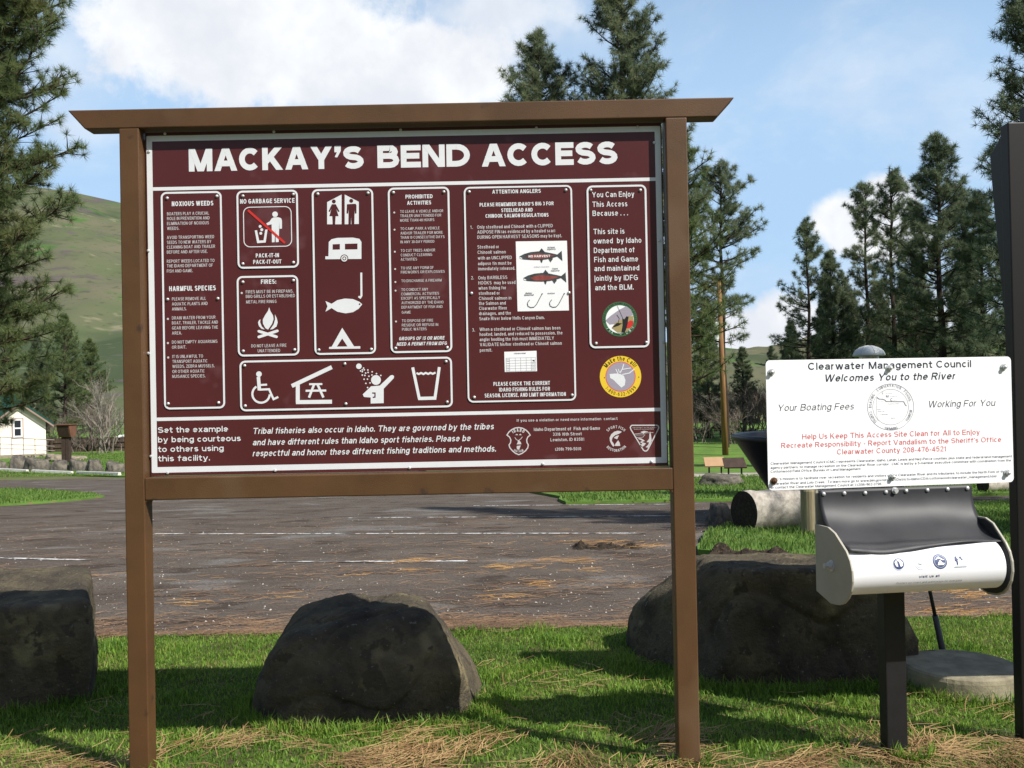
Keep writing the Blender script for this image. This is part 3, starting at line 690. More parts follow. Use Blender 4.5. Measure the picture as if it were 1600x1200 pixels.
# wheelchair, shelter, shower, water
Tr = (370, 550, 4.571)
pl = info_plate([(374.3, 564), (706.4, 557), (707.5, 635.5), (376, 643.5)], TP, [(Tr, [(58, 98), (773, 85), (1495, 68), (62, 385), (780, 370), (1503, 357)])])
d = Draw(KP, Tr, OFF)
d.disc(160, 158, 20).line([(156, 178), (163, 274)], 25, 0).line([(165, 236), (218, 233)], 14, 1).line([(160, 269), (232, 266), (264, 337), (298, 321)], 15, 2)
d.ring(175, 300, 62, 15, 3, 0, 238, 3, 26)
d.build('pictogram', [M['white'], M['maroon']], pl)
d = Draw(KP, Tr, OFF)
d.line([(394, 243), (680, 108)], 29, 0).line([(437, 225), (437, 362)], 29, 1).line([(424, 358), (681, 355)], 29, 2)
d.line([(518, 230), (612, 229)], 14, 0).line([(493, 277), (640, 275)], 15, 1).line([(553, 232), (517, 326)], 17, 2).line([(578, 232), (620, 325)], 17, 3)
d.build('pictogram', [M['white'], M['maroon']], pl)
d = Draw(KP, Tr, OFF)
d.disc(873, 102, 20, 0, n=16)
for i in range(5):
    for j in range(5):
        a = radians(24 + i * 11); rr = 38 + j * 32 + (i % 2) * 10
        if (rr > 120 and 1 < i < 4 and j > 3): continue
        d.disc(870 + rr * cos(a) * 1.05, 100 + rr * sin(a), 5.5, 0, n=10)
d.disc(995, 200, 35, 1).poly([(960, 245), (1022, 240), (1098, 168), (1112, 164), (1124, 172), (1122, 187), (1050, 262), (1050, 365), (957, 368), (957, 325), (910, 321), (900, 303)], 0)
d.line([(968, 293), (988, 293), (988, 322), (972, 324)], 9, 2, 1)
d.build('pictogram', [M['white'], M['maroon']], pl)
d = Draw(KP, Tr, OFF)
d.line([(1257, 110), (1305, 337)], 21, 0).line([(1447, 108), (1415, 335)], 21, 1).line([(1296, 332), (1425, 329)], 24, 2)
d.line([(1284, 150), (1300, 158), (1317, 150), (1333, 158), (1350, 149), (1367, 157), (1384, 149), (1400, 156), (1420, 147)], 14, 0)
d.build('pictogram', [M['white'], M['maroon']], pl)
# anglers
pl = info_plate([(723.6, 292), (892, 289.8), (902, 625), (732, 630)], TP, [(Tz3, [(463, 383), (988, 373)]), (Tz5, [(476, 203), (1005, 200), (491, 768), (1022, 756)])], wid=0.006)
lines(pl, Tz3, [("ATTENTION ANGLERS", 588, 852, 393), ("PLEASE REMEMBER IDAHO'S BIG 3 FOR", 520, 922, 463, 20), ("STEELHEAD AND", 637, 808, 493, 20), ("CHINOOK SALMON REGULATIONS", 552, 894, 524, 20)], 21, 0.18, 'heading', 'white')
lines(pl, Tz3, [("1.", 468, 483, 584), ("Only steelhead and Chinook with a CLIPPED", 506, 918, 583), ("ADIPOSE FIN (as evidenced by a healed scar)", 507, 930, 610), ("DURING OPEN HARVEST SEASONS may be kept.", 507, 967, 638), ("Steelhead or", 508, 626, 691), ("Chinook salmon", 509, 662, 720), ("with an UNCLIPPED", 510, 695, 751), ("adipose fin must be", 511, 694, 781)], 18, 0.14)
lines(pl, Tz5, [("immediately released.", 512, 713, 79), ("2.", 474, 488, 128), ("Only BARBLESS", 512, 670, 128), ("HOOKS  may be used", 513, 714, 156), ("when fishing for", 514, 665, 184), ("steelhead or", 515, 630, 212), ("Chinook salmon in", 516, 692, 240), ("the Salmon and", 516, 662, 267), ("Clearwater River", 517, 671, 294), ("drainages, and the", 517, 691, 322), ("Snake River below Hells Canyon Dam.", 518, 873, 350), ("3.", 479, 494, 411), ("When a steelhead or Chinook salmon has been", 519, 959, 408), ("hooked, landed, and reduced to possession, the", 520, 971, 435), ("angler hooking the fish must IMMEDIATELY", 520, 926, 463), ("VALIDATE his/her steelhead or Chinook salmon", 521, 967, 491), ("permit.", 521, 588, 521)], 18, 0.14)
lines(pl, Tz5, [("PLEASE CHECK THE CURRENT", 595, 902, 706), ("IDAHO FISHING RULES FOR", 626, 902, 737), ("SEASON, LICENSE, AND LIMIT INFORMATION", 547, 988, 769)], 21, 0.17, 'heading', 'white')
Tf = (730, 360, 8.572)
d = Draw(KP, Tf, OFF)
d.poly([(650, 150), (1335, 140), (1362, 1073), (675, 1086)])
d.off += 0.0006
def trout(dx, dy, red):
    p = lambda L_: [(x + dx, y + dy) for x, y in L_]
    body = [(700, 350), (760, 318), (850, 292), (950, 282), (1050, 292), (1150, 312), (1205, 325), (1265, 275), (1275, 412), (1205, 352), (1140, 372), (1050, 392), (950, 400), (850, 398), (760, 392), (705, 380)]
    d.poly(p(body), 0, 1)
    d.poly(p([(960, 288), (995, 240), (1040, 292)]), 0, 1).poly(p([(975, 395), (1015, 390), (1000, 440), (985, 425)]), 0, 1).poly(p([(1085, 382), (1140, 368), (1148, 385), (1115, 430)]), 0, 1)
    d.poly(p([(790, 352), (860, 322), (950, 312), (1060, 322), (1180, 338), (1060, 372), (950, 386), (850, 384)]), 3, 2 if not red else 2)
    d.poly(p([(702, 358), (738, 372), (735, 384), (706, 376)]), 3, 0)
trout(0, 0, 0); trout(52, 288, 1)
d.text("NO HARVEST", 822, 1112, 365, 30, 0.24, mi=0)
d.off += 0.0006; d.text("NO HARVEST", 822, 1112, 365, 30, 0.22, mi=0)
d.text("Unclipped", 1078, 1172, 238, 18, 0.18, mi=3).text("Adipose Fin", 1072, 1185, 262, 18, 0.18, mi=3).text("Clipped", 1140, 1212, 522, 18, 0.18, mi=3).text("Adipose Fin", 1122, 1236, 550, 18, 0.18, mi=3)
d.text("Steelhead or Chinook Salmon", 895, 1098, 497, 12, 0.12, mi=3)
d.text("Barbless", 785, 870, 850, 18, 0.2, mi=3).text("Barbed Hook", 768, 892, 875, 18, 0.2, mi=3).text("Hook Barb", 1078, 1172, 852, 16, 0.18, mi=3)
for (hx, hy) in ((0, 0), (296, -3)):
    d.line([(1002 + hx, 852 + hy), (930 + hx, 990 + hy), (895 + hx, 1028 + hy), (850 + hx, 1034 + hy), (815 + hx, 1015 + hy), (806 + hx, 980 + hy), (820 + hx, 950 + hy), (838 + hx, 932 + hy)], 8, 0, 3)
    d.disc(1004 + hx, 851 + hy, 8, 1, 3, n=10)
d.build('fish_picture', [M['sheet'], M['fish_grey'], M['fish_red'], M['black']], pl)
Tp = (730, 490, 8)
d = Draw(KP, Tp, OFF); d.poly([(463, 478), (866, 465), (873, 720), (470, 730)])
d.off += 0.0006
d.text("STEELHEAD PERMIT", 585, 735, 506, 14, 0.2, mi=1)
for i in range(6):
    y = 555 + i * 33; d.line([(485, y + 2), (855, y - 8)], 2.2, 0, 1)
for i, x in enumerate((487, 530, 602, 668, 738, 800, 852)): d.line([(x, 553 - i * 1.5), (x + 3, 722 - i * 1.5)], 2.2, 1, 1)
d.poly([(812, 585), (838, 578), (842, 600), (825, 590)], 2, 2)
for i in range(6):
    d.text("steelhead", 490, 528, 575 + i * 27, 9, 0.14, mi=1).text("chinook", 806, 848, 612 + i * 18, 9, 0.14, mi=1)
d.build('permit_picture', [M['sheet'], M['ink_soft'], M['black']], pl)
# enjoy
pl = info_plate([(915, 290), (1008.3, 289), (1016.3, 542), (922.6, 545)], TP, [(Tz3, [(1123, 374), (1392, 374)]), (Tz5, [(1152, 475), (1425, 470)])])
lines(pl, Tz3, [("You Can Enjoy", 1130, 1360, 413), ("This Access", 1132, 1322, 465), ("Because . . .", 1133, 1325, 514), ("This site is", 1138, 1307, 613), ("owned  by Idaho", 1139, 1398, 664), ("Department of", 1140, 1364, 715), ("Fish and Game", 1142, 1380, 765)], 29, 0.14, m_='white')
lines(pl, Tz5, [("and maintained", 1143, 1387, 83), ("jointly by IDFG", 1144, 1380, 136), ("and the BLM.", 1147, 1356, 187)], 29, 0.14, m_='white')
d = Draw(KP, (920, 450, 6.32), OFF)
d.disc(305, 308, 172, 0, 0, n=40).disc(305, 310, 138, 1, 1, n=36)
d.arc("IDAHO FISH AND GAME ANGLER ACCESS", 305, 308, 146, 90, 20, 0.15, 0.9, True, 6, gap=0.25)
d.arc("Your Access Fees at Work", 305, 308, 162, 270, 22, 0.16, 0.8, False, 7, gap=0.25)
d.off += 0.0006
d.poly([(165, 320), (215, 275), (300, 215), (370, 180), (415, 215), (435, 270), (380, 285), (330, 310), (260, 355), (205, 360)], 0, 2)
d.poly([(260, 345), (320, 315), (380, 285), (438, 275), (440, 330), (420, 390), (360, 440), (285, 440), (225, 395)], 1, 3)
d.poly([(225, 395), (275, 345), (330, 350), (290, 375)], 2, 4).poly([(330, 300), (350, 310), (370, 280), (392, 285), (385, 330), (378, 380), (355, 440), (320, 440), (332, 370)], 3, 4)
d.poly([(385, 335), (410, 320), (440, 330), (432, 370), (405, 395), (372, 398)], 4, 5)
d.line([(280, 175), (335, 300)], 3, 5, 4).line([(275, 265), (300, 300), (290, 345)], 4, 6, 4)
d.build('access_emblem', [M['green_decal'], M['sheet'], M['grey_decal'], M['tan_decal'], M['black'], M['red'], M['black'], M['white']], pl)
# ------------------------------------------------------------------ second kiosk at the right edge (seen from its side)
def onX(px, py, X):
    d = ray(px, py); return CP + d * (X / d.x)
XK = 1.90
pa = onX(1592, 900, XK); pb = onX(1577, 190, XK)
K2 = thing('notice_board', (XK, pa.y, 0), 'dark brown notice board seen edge-on at the right border beside the white sign', 'sign board')
ky0 = pa.y; ktop = pb.z
for xa_ in (XK, XK + 1.75):
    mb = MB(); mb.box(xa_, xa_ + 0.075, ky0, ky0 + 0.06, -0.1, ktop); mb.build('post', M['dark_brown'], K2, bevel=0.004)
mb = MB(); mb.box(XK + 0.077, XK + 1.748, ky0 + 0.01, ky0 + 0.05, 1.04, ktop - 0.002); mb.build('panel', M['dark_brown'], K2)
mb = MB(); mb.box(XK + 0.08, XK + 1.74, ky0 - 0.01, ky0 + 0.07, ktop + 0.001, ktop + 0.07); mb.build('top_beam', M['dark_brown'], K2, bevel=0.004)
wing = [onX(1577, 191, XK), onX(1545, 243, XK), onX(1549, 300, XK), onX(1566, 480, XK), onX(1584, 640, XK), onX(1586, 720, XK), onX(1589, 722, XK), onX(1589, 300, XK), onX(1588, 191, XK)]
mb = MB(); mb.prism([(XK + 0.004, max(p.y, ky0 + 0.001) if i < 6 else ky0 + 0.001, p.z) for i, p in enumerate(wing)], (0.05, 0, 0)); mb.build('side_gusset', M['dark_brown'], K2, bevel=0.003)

# ------------------------------------------------------------------ white welcome sign on its black post
wa = at(1199, 665, 3.41); wb = at(1581, 655, 3.535)
WEX = (wb - wa); WEX.z = 0; WEX.normalize(); WN = Vector((WEX.y, -WEX.x, 0))
WP = Plane((wa.x, wa.y, 0), WEX, WN)
q = quad_rect(WP, TP, [(1196, 564), (1577.5, 556), (1586, 752), (1201, 767.5)])
wc = WP.w((q[0] + q[1]) / 2 + 0.005, 0, -0.05)
W = thing('welcome_sign', (wc.x, wc.y, 0), 'white metal welcome sign with black and red lettering on a black post', 'sign')
mb = MB(); mb.prism([WP.w(u, v, 0) for u, v in roundrect(*q, 0.016)], -WN * 0.003); board = mb.build('sign_board', M['sheet'], W)
pw = at(1395, 1100, wc.y)
mb = MB(); o_ = Vector((pw.x, wc.y, -0.15)) - WEX * 0.04 + WN * 0.03
mb.obox(o_, WEX * 0.08, -WN * 0.055, (0, 0, q[3] + 0.12)); mb.build('post', M['black_steel'], W, bevel=0.004)
mb = MB(); mb.obox(WP.w(q[0] + 0.03, q[2] + 0.02, -0.022), WEX * (q[1] - q[0] - 0.06), WN * 0.018, (0, 0, q[3] - q[2] - 0.05)); mb.build('backing_board', M['dark_brown'], W)
Tw = (1180, 540, 3.81)
def wtext(rows, name, mats, w, shear=0.0, gap=0.17):
    d = Draw(WP, Tw, 0.0006)
    for r in rows: d.text(r[0], r[1], r[2], r[3], r[4], w, shear, gap=gap)
    d.build(name, M[mats], board)
wtext([("Clearwater Management Council", 315, 1277, 145, 43)], 'heading', 'ink', 0.165)
wtext([("Welcomes You to the River", 412, 1187, 215, 43)], 'heading', 'ink', 0.165, 0.22)
wtext([("Your Boating Fees", 133, 587, 390, 39), ("Working For You", 1030, 1427, 368, 39)], 'slogan', 'ink', 0.10, 0.22)
wtext([("Help Us Keep This Access Site Clean for All to Enjoy", 280, 1335, 558, 32), ("Recreate Responsibility - Report Vandalism to the Sheriff's Office", 155, 1457, 610, 31), ("Clearwater County 208-476-4521", 487, 1135, 648, 31)], 'red_lettering', 'redsoft', 0.135)
wtext([("Clearwater Management Council (CMC) represents Clearwater, Idaho, Latah, Lewis and Nez-Perce counties, plus state and federal land management", 92, 1523, 709, 14),
       ("agency partners, to manage recreation on the Clearwater River corridor.  CMC is led by a 5-member executive committee with coordination from the", 92, 1515, 734, 14),
       ("Cottonwood Field Office, Bureau of Land Management", 92, 625, 757, 14),
       ("CMC's mission is to facilitate river recreation for residents and visitors of the Clearwater River and its tributaries, to include the North Fork of the", 94, 1480, 802, 14),
       ("Clearwater River and Lolo Creek.  To learn more go to www.blm.gov/id/st/en/Districts-Idaho/CDA/cottonwood/clearwater_management.html", 94, 1430, 829, 14),
       ("or contact the Clearwater Management Council at 1-(208)-962-3796", 94, 748, 852, 14)], 'fine_lettering', 'ink', 0.12)
d = Draw(WP, (1330, 590, 12.31), 0.0006)
d.ring(758, 565, 445, 7, 0, n=48).ring(758, 565, 343, 5, 1, n=48)
d.arc("CONSERVATION", 758, 565, 365, 94, 55, 0.12, 0.72, True, gap=0.24).arc("FISHING", 758, 565, 365, 31, 52, 0.12, 0.72, True, gap=0.24).arc("TOURISM", 758, 565, 418, 335, 50, 0.12, 0.72, False, gap=0.24)
d.arc("BOATING", 758, 565, 365, 162, 52, 0.12, 0.72, True, gap=0.24).arc("CAMPING", 758, 565, 418, 207, 50, 0.12, 0.72, False, gap=0.24).arc("SWIMMING", 758, 565, 418, 270, 50, 0.12, 0.72, False, gap=0.24)
d.line([(490, 375), (540, 412), (600, 412), (650, 430), (672, 458), (1010, 460), (1040, 520), (1065, 545)], 12, 3).line([(490, 385), (490, 700), (515, 820), (545, 800)], 4, 4)
d.text("C", 590, 628, 318, 50, 0.14).text("learwater", 650, 840, 312, 14, 0.12).text("M", 670, 718, 380, 46, 0.16).text("anagement", 745, 950, 366, 14, 0.12).text("C", 752, 800, 450, 56, 0.14).text("ouncil", 810, 930, 437, 14, 0.12)
d.text("LATAH", 510, 610, 463, 16, 0.1).text("CLEARWATER", 700, 920, 515, 18, 0.1).text("Nez", 500, 570, 620, 20, 0.12).text("Perce", 515, 635, 660, 20, 0.12).text("Lewis", 568, 700, 720, 26, 0.12).text("Idaho", 760, 870, 785, 16, 0.16)
d.build('seal', M['ink_soft'], board)
for i, (x, y) in enumerate([(95, 158), (797, 133), (1477, 127), (110, 805), (815, 780), (1497, 757)]):
    mb = MB(); p = WP.w(*WP.px(Tw[0] + x / Tw[2], Tw[1] + y / Tw[2]), 0.0008)
    mb.tube([p, p + WN * 0.003], 0.0125, 14); mb.tube([p + WN * 0.003, p + WN * 0.013], 0.0085, 6); dome(mb, p + WN * 0.013, WN, 0.005, 0.004)
    mb.build('bolt', M['rust'] if i == 3 else M['steel'], board, smooth=False)

# ------------------------------------------------------------------ dispenser under the sign
DW = Plane((wa.x, wa.y, 0), WEX, WN)
du0 = DW.px(1275, 800)[0]; du1 = DW.px(1519, 800)[0]; dz1 = DW.px(1390, 762)[1]
dc = DW.w((du0 + du1) / 2, dz1, 0)
D = thing('roll_dispenser', (dc.x, dc.y, dz1), 'white roll dispenser with black rubber flap and side plates bolted below the white sign', 'dispenser')
zax = at(1445, 887, 3.30).z; PR = 0.155; RR = 0.083      # roll axis height, how far it stands out, radius
def dp(u, out, z): return DW.w(u, z, out)
# back plate
mb = MB(); mb.obox(dp(du0 + 0.002, -0.012, zax - 0.06), WEX * (du1 - du0 - 0.004), WN * 0.008, (0, 0, dz1 - zax + 0.06)); mb.build('back_plate', M['plate'], D)
# side plates: straight at the back, rounded in front
def sideplate(u, th, zt, ks=1.0):
    prof = [(0.0, zt), (0.10, zt + 0.002), (0.15, zt - 0.012)] + [(0.145 + 0.125 * cos(radians(a)), zax - 0.005 + 0.112 * sin(radians(a))) for a in (48, 30, 12, -6, -24, -42, -60, -78)] + [(0.11, zax - 0.122), (0.0, zax - 0.10)]
    mb = MB(); mb.prism([dp(u, o_ * ks, z) for o_, z in prof], WEX * th); return mb.build('side_plate', M['plate'], D, bevel=0.002)
zt = DW.px(1276, 814)[1]
sideplate(du0 - 0.006, 0.008, zt - 0.01); sideplate(du1 - 0.008, 0.008, zt + 0.0, 0.86)
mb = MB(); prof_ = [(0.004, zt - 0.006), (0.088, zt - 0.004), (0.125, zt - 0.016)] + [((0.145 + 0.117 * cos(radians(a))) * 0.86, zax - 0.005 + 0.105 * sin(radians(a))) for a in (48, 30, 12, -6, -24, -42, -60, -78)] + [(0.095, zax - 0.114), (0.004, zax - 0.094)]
mb.prism([dp(du1 - 0.0085, o_, z) for o_, z in prof_], -WEX * 0.002); mb.build('dark_plate_face', M['rubber'], D)  # thin dark sheet over the right plate's inner face
# spindle bolt on the left plate
mb = MB(); p = dp(du0 - 0.006, PR - 0.03, zax + 0.012); mb.tube([p, p - WEX * 0.028], 0.009, 8); mb.tube([p - WEX * 0.004, p - WEX * 0.014], 0.014, 6); mb.tube([p, p - WEX * 0.003], 0.02, 14); mb.build('spindle_bolt', M['steel'], D)
# paper roll with printed marks
ru0, ru1 = du0 + 0.012, du1 - 0.034
def cyl(u, a, r): return dp(u, PR + r * cos(a), zax + r * sin(a))
mb = MB(); n = 48
for (ua, ub, r) in ((ru0, ru1, RR), ):
    vs = []; 
    for u in (ua, ub):
        for k in range(n): vs.append(cyl(u, 2 * pi * k / n, r))
    fs = [(k, (k + 1) % n, n + (k + 1) % n, n + k) for k in range(n)]
    mb.add(vs, fs)
    vs2 = [cyl(ub, 2 * pi * k / n, r) for k in range(n)] + [cyl(ub, 2 * pi * k / n, 0.03) for k in range(n)]
    mb.add(vs2, [(k, (k + 1) % n, n + (k + 1) % n, n + k) for k in range(n)])
    vs2 = [cyl(ua, 2 * pi * k / n, r) for k in range(n)] + [cyl(ua, 2 * pi * k / n, 0.03) for k in range(n)]
    mb.add(vs2, [(k, (k + 1) % n, n + (k + 1) % n, n + k) for k in range(n)])
roll = mb.build('paper_roll', M['roll'], D)
me = roll.data
for pgn in me.polygons: pgn.use_smooth = abs(Vector(pgn.normal).dot(WEX)) < 0.5
mb = MB(); mb.tube([dp(du0 + 0.002, PR, zax), dp(du1 - 0.001, PR, zax)], 0.028, 20); mb.build('core_tube', M['black'], D, smooth=True)
# the printing: points given as (along the roll, round the roll) in metres, curved onto the paper
class Roll(Plane):
    def px(s, x, y):
        return ((x), (-y))
    def w(s, u, v, off=0.0): return cyl(u, v / RR, RR + 0.0006 + off)
RP = Roll((0, 0, 0), (1, 0, 0), (0, -1, 0))
def rpix(x, y):
    # photo point -> place on the front of the roll
    d_ = ray(x, y); best = None
    oc = CP - dp(0, PR, zax); a = d_ - WEX * d_.dot(WEX); o2 = oc - WEX * oc.dot(WEX)
    A = a.dot(a); B = 2 * a.dot(o2); C = o2.dot(o2) - RR * RR; disc = max(0, B * B - 4 * A * C); t = (-B - sqrt(disc)) / (2 * A)
    p = CP + d_ * t; rel = p - dp(0, PR, zax); return (rel.dot(WEX), atan2(rel.z, rel.dot(WN)) * RR)
def rdraw(): return Draw(RP, (0, 0, 1), 0.0)
def rd_disc(d, c, r, k, mi, n=28):
    for j in range(4):
        r0_, r1_ = r * j / 4, r * (j + 1) / 4
        for i in range(n):
            a, b = 2 * pi * i / n, 2 * pi * (i + 1) / n
            d.face([(c[0] + r0_ * cos(a), c[1] + r0_ * sin(a)), (c[0] + r1_ * cos(a), c[1] + r1_ * sin(a)), (c[0] + r1_ * cos(b), c[1] + r1_ * sin(b)), (c[0] + r0_ * cos(b), c[1] + r0_ * sin(b))], k * 2, mi)
def rd_ring(d, c, r, wid, k, mi, a0=0, a1=360, n=28):
    for q in strokeq([(c[0] + r * cos(radians(a0 + (a1 - a0) * i / n)), c[1] + r * sin(radians(a0 + (a1 - a0) * i / n))) for i in range(n + 1)], wid / 2): d.face(q, k, mi)
def rd_poly(d, c, s, pts, k, mi):
    for t in tessellate_polygon([[Vector((x, y, 0)) for x, y in pts]]): d.face([(c[0] + pts[i][0] * s, c[1] + pts[i][1] * s) for i in t], k + 12, mi)
def rd_text(d, c, txt, width, cap, w, mi):
    res, tot = layout(txt, 1.0, w, 0.2); cc = width / (tot * cap); res, tot = layout(txt, cc, w, 0.2)
    for ch, x in res:
        for q_, k in glyph(ch, cc, w)[0]: d.face([(c[0] + (x + px_ - tot / 2) * cap, c[1] + py_ * cap) for px_, py_ in q_], k, mi)
d = rdraw()
c = rpix(1404, 881); rd_ring(d, c, 0.0215, 0.0022, 0, 1); rd_disc(d, c, 0.0185, 1, 0); rd_poly(d, c, 0.016, [(-.9, .3), (-.4, .8), (-.25, -.6), (-.7, -.5)], 4, 2); rd_poly(d, c, 0.016, [(.3, .85), (.9, .2), (.8, -.4), (.3, -.7), (.15, .1)], 4, 2); rd_poly(d, c, 0.016, [(-.3, .9), (.3, .9), (.1, .5), (-.1, .5)], 5, 2)
c = rpix(1438, 881); rd_ring(d, c, 0.019, 0.0018, 0, 1, 180, 360); rd_ring(d, c, 0.013, 0.0015, 0, 1, 190, 350); rd_poly(d, c, 0.013, [(-.8, .1), (-.2, .5), (.5, .4), (.8, .0), (.2, -.2)], 1, 1)
c = rpix(1468.5, 877); rd_disc(d, c, 0.0255, 0, 0); rd_ring(d, c, 0.0205, 0.0012, 3, 1); rd_poly(d, c, 0.017, [(-1, .3), (-.2, .9), (.3, .5), (1, .2), (.4, .2), (-.2, .6)], 5, 2); rd_poly(d, c, 0.017, [(-.5, -.3), (0, .25), (.4, -.3), (.9, -.4), (.6, -.75), (-.7, -.75)], 5, 2)
c = rpix(1500, 879); rd_poly(d, c, 0.026, [(-.9, -.55), (.95, -.55), (.7, -.35), (-.65, -.35)], 0, 1); rd_poly(d, c, 0.026, [(-.55, .75), (-.4, .9), (-.3, .45), (-.05, .5), (-.32, .3), (-.3, -.25), (-.45, -.25), (-.45, .2), (-.65, .3)], 1, 0); rd_poly(d, c, 0.026, [(.05, .8), (.45, .75), (.25, .6), (.5, .4), (.15, .25), (.3, .45), (.12, .55)], 2, 0)
rd_text(d, rpix(1452, 902), "visit us at", 0.078, 0.009, 0.16, 0)
rd_text(d, rpix(1452, 910), "Protect our rivers and waterways for everyone", 0.24, 0.007, 0.13, 3)
d.build('printed_marks', [M['navy'], M['pale'], M['sheet'], M['ink_soft']], roll)
# rubber flap: hangs from the screwed strip, drapes over the roll
mb = MB(); nu, nv = 40, 22; vs = []
fu0, fu1 = DW.px(1278, 790)[0], DW.px(1517, 790)[0]
for j in range(nv + 1):
    for i in range(nu + 1):
        s = i / nu; t = j / nv; u = fu0 + (fu1 - fu0) * s
        # path: down the plate in a soft bend, then out over the top of the roll
        end = 0.20 + 0.016 * sin(pi * s) - 0.024 * s + 0.010 * sin(2 * pi * s + 0.4)
        P0, P1, P2, P3 = (0.0, dz1), (0.0, dz1 - 0.085), (0.055, zax + RR + 0.012), (end, zax + sqrt(max(0.0004, (RR + 0.005) ** 2 - (end - PR) ** 2)))
        c0, c1, c2, c3 = (1 - t) ** 3, 3 * t * (1 - t) ** 2, 3 * t * t * (1 - t), t ** 3
        o_ = c0 * P0[0] + c1 * P1[0] + c2 * P2[0] + c3 * P3[0]; z = c0 * P0[1] + c1 * P1[1] + c2 * P2[1] + c3 * P3[1]
        if abs(o_ - PR) < RR: z = max(z, zax + sqrt((RR + 0.005) ** 2 - (o_ - PR) ** 2))
        wv = 0.006 * sin(9 * s + 2.2) * min(1, max(0, t - 0.3) * 2) + 0.004 * sin(17 * s + 1.0) * t
        vs.append(dp(u, 0.006 + o_ + max(-0.004, wv), z + 0.5 * wv * t))
fs = [(j * (nu + 1) + i, j * (nu + 1) + i + 1, (j + 1) * (nu + 1) + i + 1, (j + 1) * (nu + 1) + i) for j in range(nv) for i in range(nu)]
mb.add(vs, fs); fl = mb.build('rubber_flap', M['rubber'], D, smooth=True)
md = fl.modifiers.new('thick', 'SOLIDIFY'); md.thickness = 0.004; md.offset = 0
for (x, y) in [(1285, 771), (1317, 770), (1349.5, 769.5), (1382, 768), (1413.5, 766), (1446.5, 765), (1478, 763.5), (1509, 762)]:
    mb = MB(); u, v = DW.px(x, y); dome(mb, dp(u, 0.0095, v - 0.001), WN, 0.0075, 0.006); mb.build('screw', M['steel'], D, smooth=True)
mb = MB(); u, v = DW.px(1396, 766); p = dp(u, 0.009, v); mb.tube([p, p + WN * 0.003], 0.0125, 14); mb.tube([p + WN * 0.003, p + WN * 0.013], 0.0085, 6); mb.build('bolt', M['steel'], D)

# ------------------------------------------------------------------ boulders
M['rock'] = pmat('dark_basalt', (0.165, 0.135, 0.085), 0.95, 0.1, col2=(0.062, 0.053, 0.042), vscale=4.5, bump=1.0, bscale=55, speck=[((0.24, 0.20, 0.115), 2.6, 0.60), ((0.085, 0.072, 0.052), 9, 0.56), ((0.20, 0.19, 0.15), 45, 0.645), ((0.30, 0.31, 0.27), 130, 0.70)])
M['rock_pale'] = pmat('weathered_pale_rock', (0.30, 0.26, 0.19), 0.9, 0.15, col2=(0.15, 0.125, 0.095), vscale=4, bump=0.6, bscale=20, speck=[((0.40, 0.37, 0.30), 40, 0.68), ((0.05, 0.045, 0.04), 12, 0.66)])
M['rock_grey'] = pmat('grey_basalt', (0.17, 0.15, 0.12), 0.9, 0.15, col2=(0.06, 0.055, 0.05), vscale=3, bump=0.7, bscale=18, speck=[((0.34, 0.32, 0.26), 30, 0.66)])
def boulder_mesh(planes, seed, sub=5, rough=0.03, sharp=26.0):
    bm = bmesh.new(); bmesh.ops.create_icosphere(bm, subdivisions=sub, radius=1.0)
    pl_ = [(Vector(p[:3]).normalized(), p[3]) for p in planes]; off = Vector((seed * 7.3, seed * 3.1, seed * 1.7))
    for v in bm.verts:
        n = v.co.normalized(); s = 0.0
        for (pn, pd) in pl_:
            c_ = n.dot(pn)
            if c_ > 0.02: s += (c_ / pd) ** sharp
        r = s ** (-1.0 / sharp) if s > 0 else 0.5
        p = n * r
        nn = mnoise.fractal(p * 2.2 + off, 1.0, 2.0, 3) * 1.4 + 0.55 * mnoise.fractal(p * 7 + off, 1.0, 2.0, 4)
        ck = abs(mnoise.noise(p * 2.6 + off * 2)); nn -= 0.9 * max(0, 0.05 - ck) / 0.05
        nn += 0.12 * mnoise.noise(Vector((round(p.x * 4 + nn * 2) * 1.7, round(p.y * 5) * 1.3, round(p.z * 6 + nn * 0.7) * 1.9)) + off) if sub > 4 else 0
        nn += 0.22 * mnoise.noise(p * 30 + off)
        v.co = p + n * nn * rough
    me = bpy.data.meshes.new('boulder'); bm.to_mesh(me); bm.free()
    me.polygons.foreach_set('use_smooth', [True] * len(me.polygons)); return me
def boulder(me, loc, mat, label, group, scale=(1, 1, 1), rz=0):
    o = bpy.data.objects.new('boulder', me); COL.objects.link(o); o.location = loc; o.scale = scale; o.rotation_euler = (0, 0, rz)
    if not me.materials: me.materials.append(mat)
    return tag(o, label, 'boulder', group)
GB = 'basalt boulders behind the sign posts'
c = at(574, 1040, 4.42)
me = boulder_mesh([(-0.08, -0.07, 1, 0.30), (-0.88, -0.05, 0.46, 0.455), (0.86, 0.1, 0.50, 0.42), (0, -0.95, 0.30, 0.33), (0.02, -.82, .57, 0.345), (0.0, -1, -0.15, 0.35), (0, 1, 0.2, 0.36), (0, 0, -1, 0.4), (-.6, -.7, .1, 0.47), (0.55, -.8, -.1, .45), (-1, 0, 0, .53), (1, 0, -.1, .53)], 1, 6, 0.022, 11)
boulder(me, (c.x, 4.43, 0.03), M['rock'], 'dark flat-topped boulder in the shade between the two posts of the big sign', GB)
c = at(20, 1000, 4.85)
me = boulder_mesh([(0.0, -0.06, 1, 0.32), (0.92, 0.38, 0.05, 0.52), (-1, 0, 0, 0.55), (0, -1, 0.04, 0.46), (0.25, -1, -0.2, 0.55), (0, 1, 0.1, 0.42), (0, 0, -1, 0.4), (0.6, -0.8, 0.1, 0.72)], 2, 6, 0.02, 34)
boulder(me, (c.x - 0.17, 4.88, 0.08), M['rock'], 'square-edged grey boulder cut off by the left border', GB)
